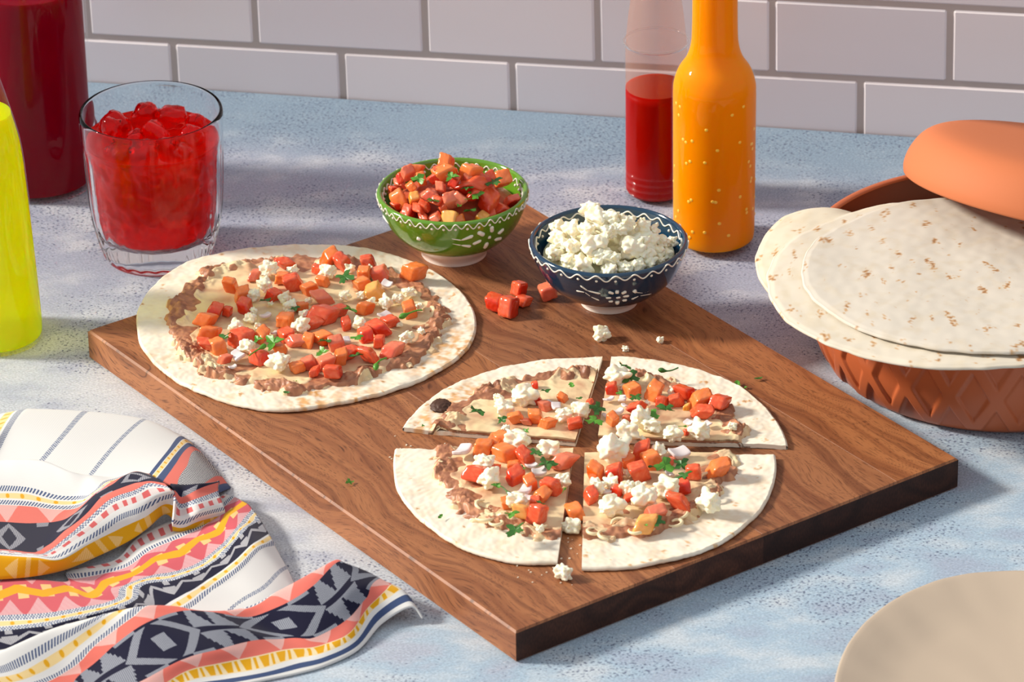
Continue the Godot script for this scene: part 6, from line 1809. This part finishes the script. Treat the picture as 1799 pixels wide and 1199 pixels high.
# ------------------------------------------------------------------ toppings
func leaf_mesh(lobes: int, sd: float) -> ArrayMesh:
	# a thin curved leaf with a toothed, lobed outline and a stub of stem, about one unit across
	var v := PackedVector3Array()
	var cols := 48
	var rows := 5
	for side in 2:
		for i in rows + 1:
			for j in cols:
				var a := TAU * j / cols
				var lobe := 0.36 + 0.14 * cos(a * lobes + sd) + 0.05 * cos(a * lobes * 3.0 + sd * 2.0) + 0.03 * na.get_noise_1d(a * 5.0 + sd)
				var r := lobe * maxf(float(i) / rows, 0.02)
				var x := r * cos(a)
				var z := r * sin(a) * 0.85
				var y := 0.22 * sin(x * 3.0 + sd) * x + 0.18 * cos(z * 4.0 + sd) * z + 0.10 * absf(sin(a * lobes * 0.5)) * float(i) / rows
				v.append(Vector3(x, y + (0.02 if side == 0 else -0.02) * (1.0 if i < rows else 0.3), z))
	var t := quads(rows + 1, cols, true, true)
	t.append_array(quads(rows + 1, cols, true, false, (rows + 1) * cols))
	for j in cols:
		var a := rows * cols + j
		var b := rows * cols + (j + 1) % cols
		var o := (rows + 1) * cols
		t.append_array([a, b, a + o, b, b + o, a + o])
	return make(v, t)


func stem_mesh(sd: float) -> ArrayMesh:
	var pts := PackedVector3Array()
	var rad := PackedFloat32Array()
	for k in 12:
		var t := k / 11.0
		pts.append(Vector3(t - 0.5, 0.10 * sin(t * 3.0 + sd) + 0.04, 0.16 * sin(t * 2.4 + sd)))
		rad.append((0.035 + 0.10 * smoothstep(0.55, 0.85, t) * smoothstep(1.05, 0.85, t)))
	return tube(pts, rad, 6)


func dice_mesh(sd: float, kind: String) -> ArrayMesh:
	# a cut cube with softened edges: one face is skin, the others are wet flesh
	var flesh := {"o": Color(0.94, 0.50, 0.25), "r": Color(0.89, 0.34, 0.20), "p": Color(0.89, 0.47, 0.35), "y": Color(0.95, 0.68, 0.36)}
	var skin := {"o": Color(0.90, 0.38, 0.10), "r": Color(0.82, 0.20, 0.11), "p": Color(0.86, 0.38, 0.28), "y": Color(0.93, 0.58, 0.18)}
	var sx := 0.98 + 0.40 * na.get_noise_1d(sd * 3.1)
	var sy := 0.92 + 0.34 * na.get_noise_1d(sd * 5.7 + 9.0)
	var sk := Vector3(na.get_noise_1d(sd + 3.0), na.get_noise_1d(sd + 30.0), na.get_noise_1d(sd + 60.0)) * 0.62
	return ball(8, func(d: Vector3) -> Vector3:
		var q := d / pow(pow(absf(d.x), 9.0) + pow(absf(d.y), 9.0) + pow(absf(d.z), 9.0), 1.0 / 9.0)
		q = Vector3(q.x * sx + q.y * sk.x, q.y * sy, q.z + q.y * sk.y + q.x * sk.z)
		return q * 0.5 * (1.0 + 0.06 * nb.get_noise_3d(q.x * 1.6 + sd, q.y * 1.6, q.z * 1.6)),
		func(p: Vector3, d: Vector3) -> Color:
			var c := lin(flesh[kind])
			var n := nf.get_noise_3d(p.x * 3.0 + sd, p.y * 3.0, p.z * 3.0)
			c = c.lerp(lin(Color(0.95, 0.60, 0.42)), clampf(n * 0.7, 0.0, 0.32))
			c = c.lerp(lin(skin[kind]), smoothstep(0.55, 0.75, d.x))
			return c)


func crumble_mesh(sd: float) -> ArrayMesh:
	return ball(14, func(d: Vector3) -> Vector3:
		var q := d / pow(pow(absf(d.x), 4.5) + pow(absf(d.y), 4.5) + pow(absf(d.z), 4.5), 1.0 / 4.5)
		var lump := na.get_noise_3d(d.x * 1.0 + sd, d.y * 1.0, d.z * 1.0)
		var mid := nb.get_noise_3d(d.x * 1.9 + sd, d.y * 1.9, d.z * 1.9)
		var fine := na.get_noise_3d(d.x * 5.0, d.y * 5.0 + sd, d.z * 5.0)
		return Vector3(q.x, q.y * 0.80, q.z * 0.86) * 0.44 * (1.0 + 0.34 * lump + 0.20 * mid + 0.03 * fine),
		func(p: Vector3, d: Vector3) -> Color:
			var n := na.get_noise_3d(p.x * 3.0 + sd, p.y * 3.0, p.z * 3.0)
			return lin(Color(0.985, 0.96, 0.87)).lerp(lin(Color(0.97, 0.89, 0.68)), clampf(n * 0.8 + 0.1, 0.0, 0.7)))


func onion_mesh(sd: float) -> ArrayMesh:
	return ball(6, func(d: Vector3) -> Vector3:
		var q := d / pow(pow(absf(d.x), 8.0) + pow(absf(d.y), 8.0) + pow(absf(d.z), 8.0), 1.0 / 8.0)
		var bend := 0.16 * q.x * q.x
		return Vector3(q.x * 0.5, q.y * 0.13 + bend, q.z * (0.36 + 0.1 * q.x * sin(sd)) + 0.1 * q.x * cos(sd)))


func build_toppings() -> void:
	var shapes := {}
	for k in 8:
		for c in ["o", "r", "p", "y"]:
			shapes["T" + c + str(k)] = dice_mesh(k * 11.3 + {"o": 0.0, "r": 100.0, "p": 200.0, "y": 300.0}[c], c)
		shapes["C-" + str(k)] = crumble_mesh(k * 17.9)
		shapes["N-" + str(k)] = onion_mesh(k * 2.3)
		shapes["Hl" + str(k)] = leaf_mesh(3 + k % 2, k * 1.3)
		shapes["Hb" + str(k)] = leaf_mesh(2 + k % 3, k * 2.1 + 0.5)
		shapes["Hs" + str(k)] = stem_mesh(k * 1.9)
	var names := {"T": "tomato_dice", "C": "cheese_crumble", "N": "onion_piece", "H": "cilantro_bit"}
	var cats := {"T": "tomato", "C": "cheese", "N": "onion", "H": "cilantro"}
	var places := {"W": "on the whole flatbread", "BL": "on the scorched quarter", "BR": "on the dish-side quarter", "FL": "on the towel-side quarter", "FR": "on the plate-side quarter", "board": "loose on the cutting board", "green": "in the green bowl", "blue": "in the blue bowl"}
	var plural := {"T": "tomato dice ", "C": "cheese crumbles ", "N": "onion pieces ", "H": "cilantro "}
	for row in TOPPINGS.split("\n"):
		var halves := row.split("|")
		var f := halves[0].split(" ")
		var kind := f[0][0]
		var mesh: Mesh = shapes[f[0] + f[7]]
		var at := Vector3(float(f[2]), float(f[3]), float(f[4])) * 0.001
		var size := float(f[5]) * 0.001
		var turn := deg_to_rad(float(f[6]))
		var m: Material = {"T": M.tomato, "C": M.fresh, "N": M.onion, "H": M.leaf}[kind]
		if kind == "H" and int(f[7]) % 2 == 1:
			m = M.leaf_dark
		var o := solo(names[kind], mesh, m, at)
		var tilt := 0.0
		var s := Vector3(size, size, size)
		if kind == "T":
			tilt = 0.35 * sin(turn * 3.0)
			if f[1] == "green":
				tilt = 0.8 * sin(turn * 3.0)
		elif kind == "C":
			tilt = 0.5 * sin(turn * 5.0)
		elif kind == "H":
			tilt = 0.45 * sin(turn * 2.0)
			if f[0] == "Hl":
				s *= 1.5
			elif f[0] == "Hs":
				s *= 1.05
		elif kind == "N":
			tilt = 0.3 * sin(turn * 2.0)
		o.basis = Basis(Vector3.UP, turn) * Basis(Vector3.RIGHT, tilt) * Basis.from_scale(s)
		tag(o, halves[1], cats[kind], plural[kind] + places[f[1]])


func build_crumbs() -> void:
	# fine dust of cheese on the board in front of the cut flatbread
	var list := []
	var bit := crumble_mesh(3.3)
	for k in 46:
		var c: Vector3 = [Vector3(0.0167, 0.0197, 0.2729), Vector3(-0.0601, 0.0197, 0.1319), Vector3(0.0298, 0.0197, 0.2454)][k % 3]
		var p := c + Vector3(rng.randfn() * 0.012, 0, rng.randfn() * 0.009)
		var s := 0.0004 + 0.0007 * rng.randf()
		list.append([bit, Transform3D(Basis.from_scale(Vector3.ONE * s), Vector3(p.x, DECK + s * 0.3, p.z))])
	var o := solo("cheese_dust", join(list), std(rgb(244, 236, 215), 0.6))
	o.set_meta("kind", "stuff")
	tag(o, "fine white cheese dust scattered on the board around the cut flatbread", "crumbs")
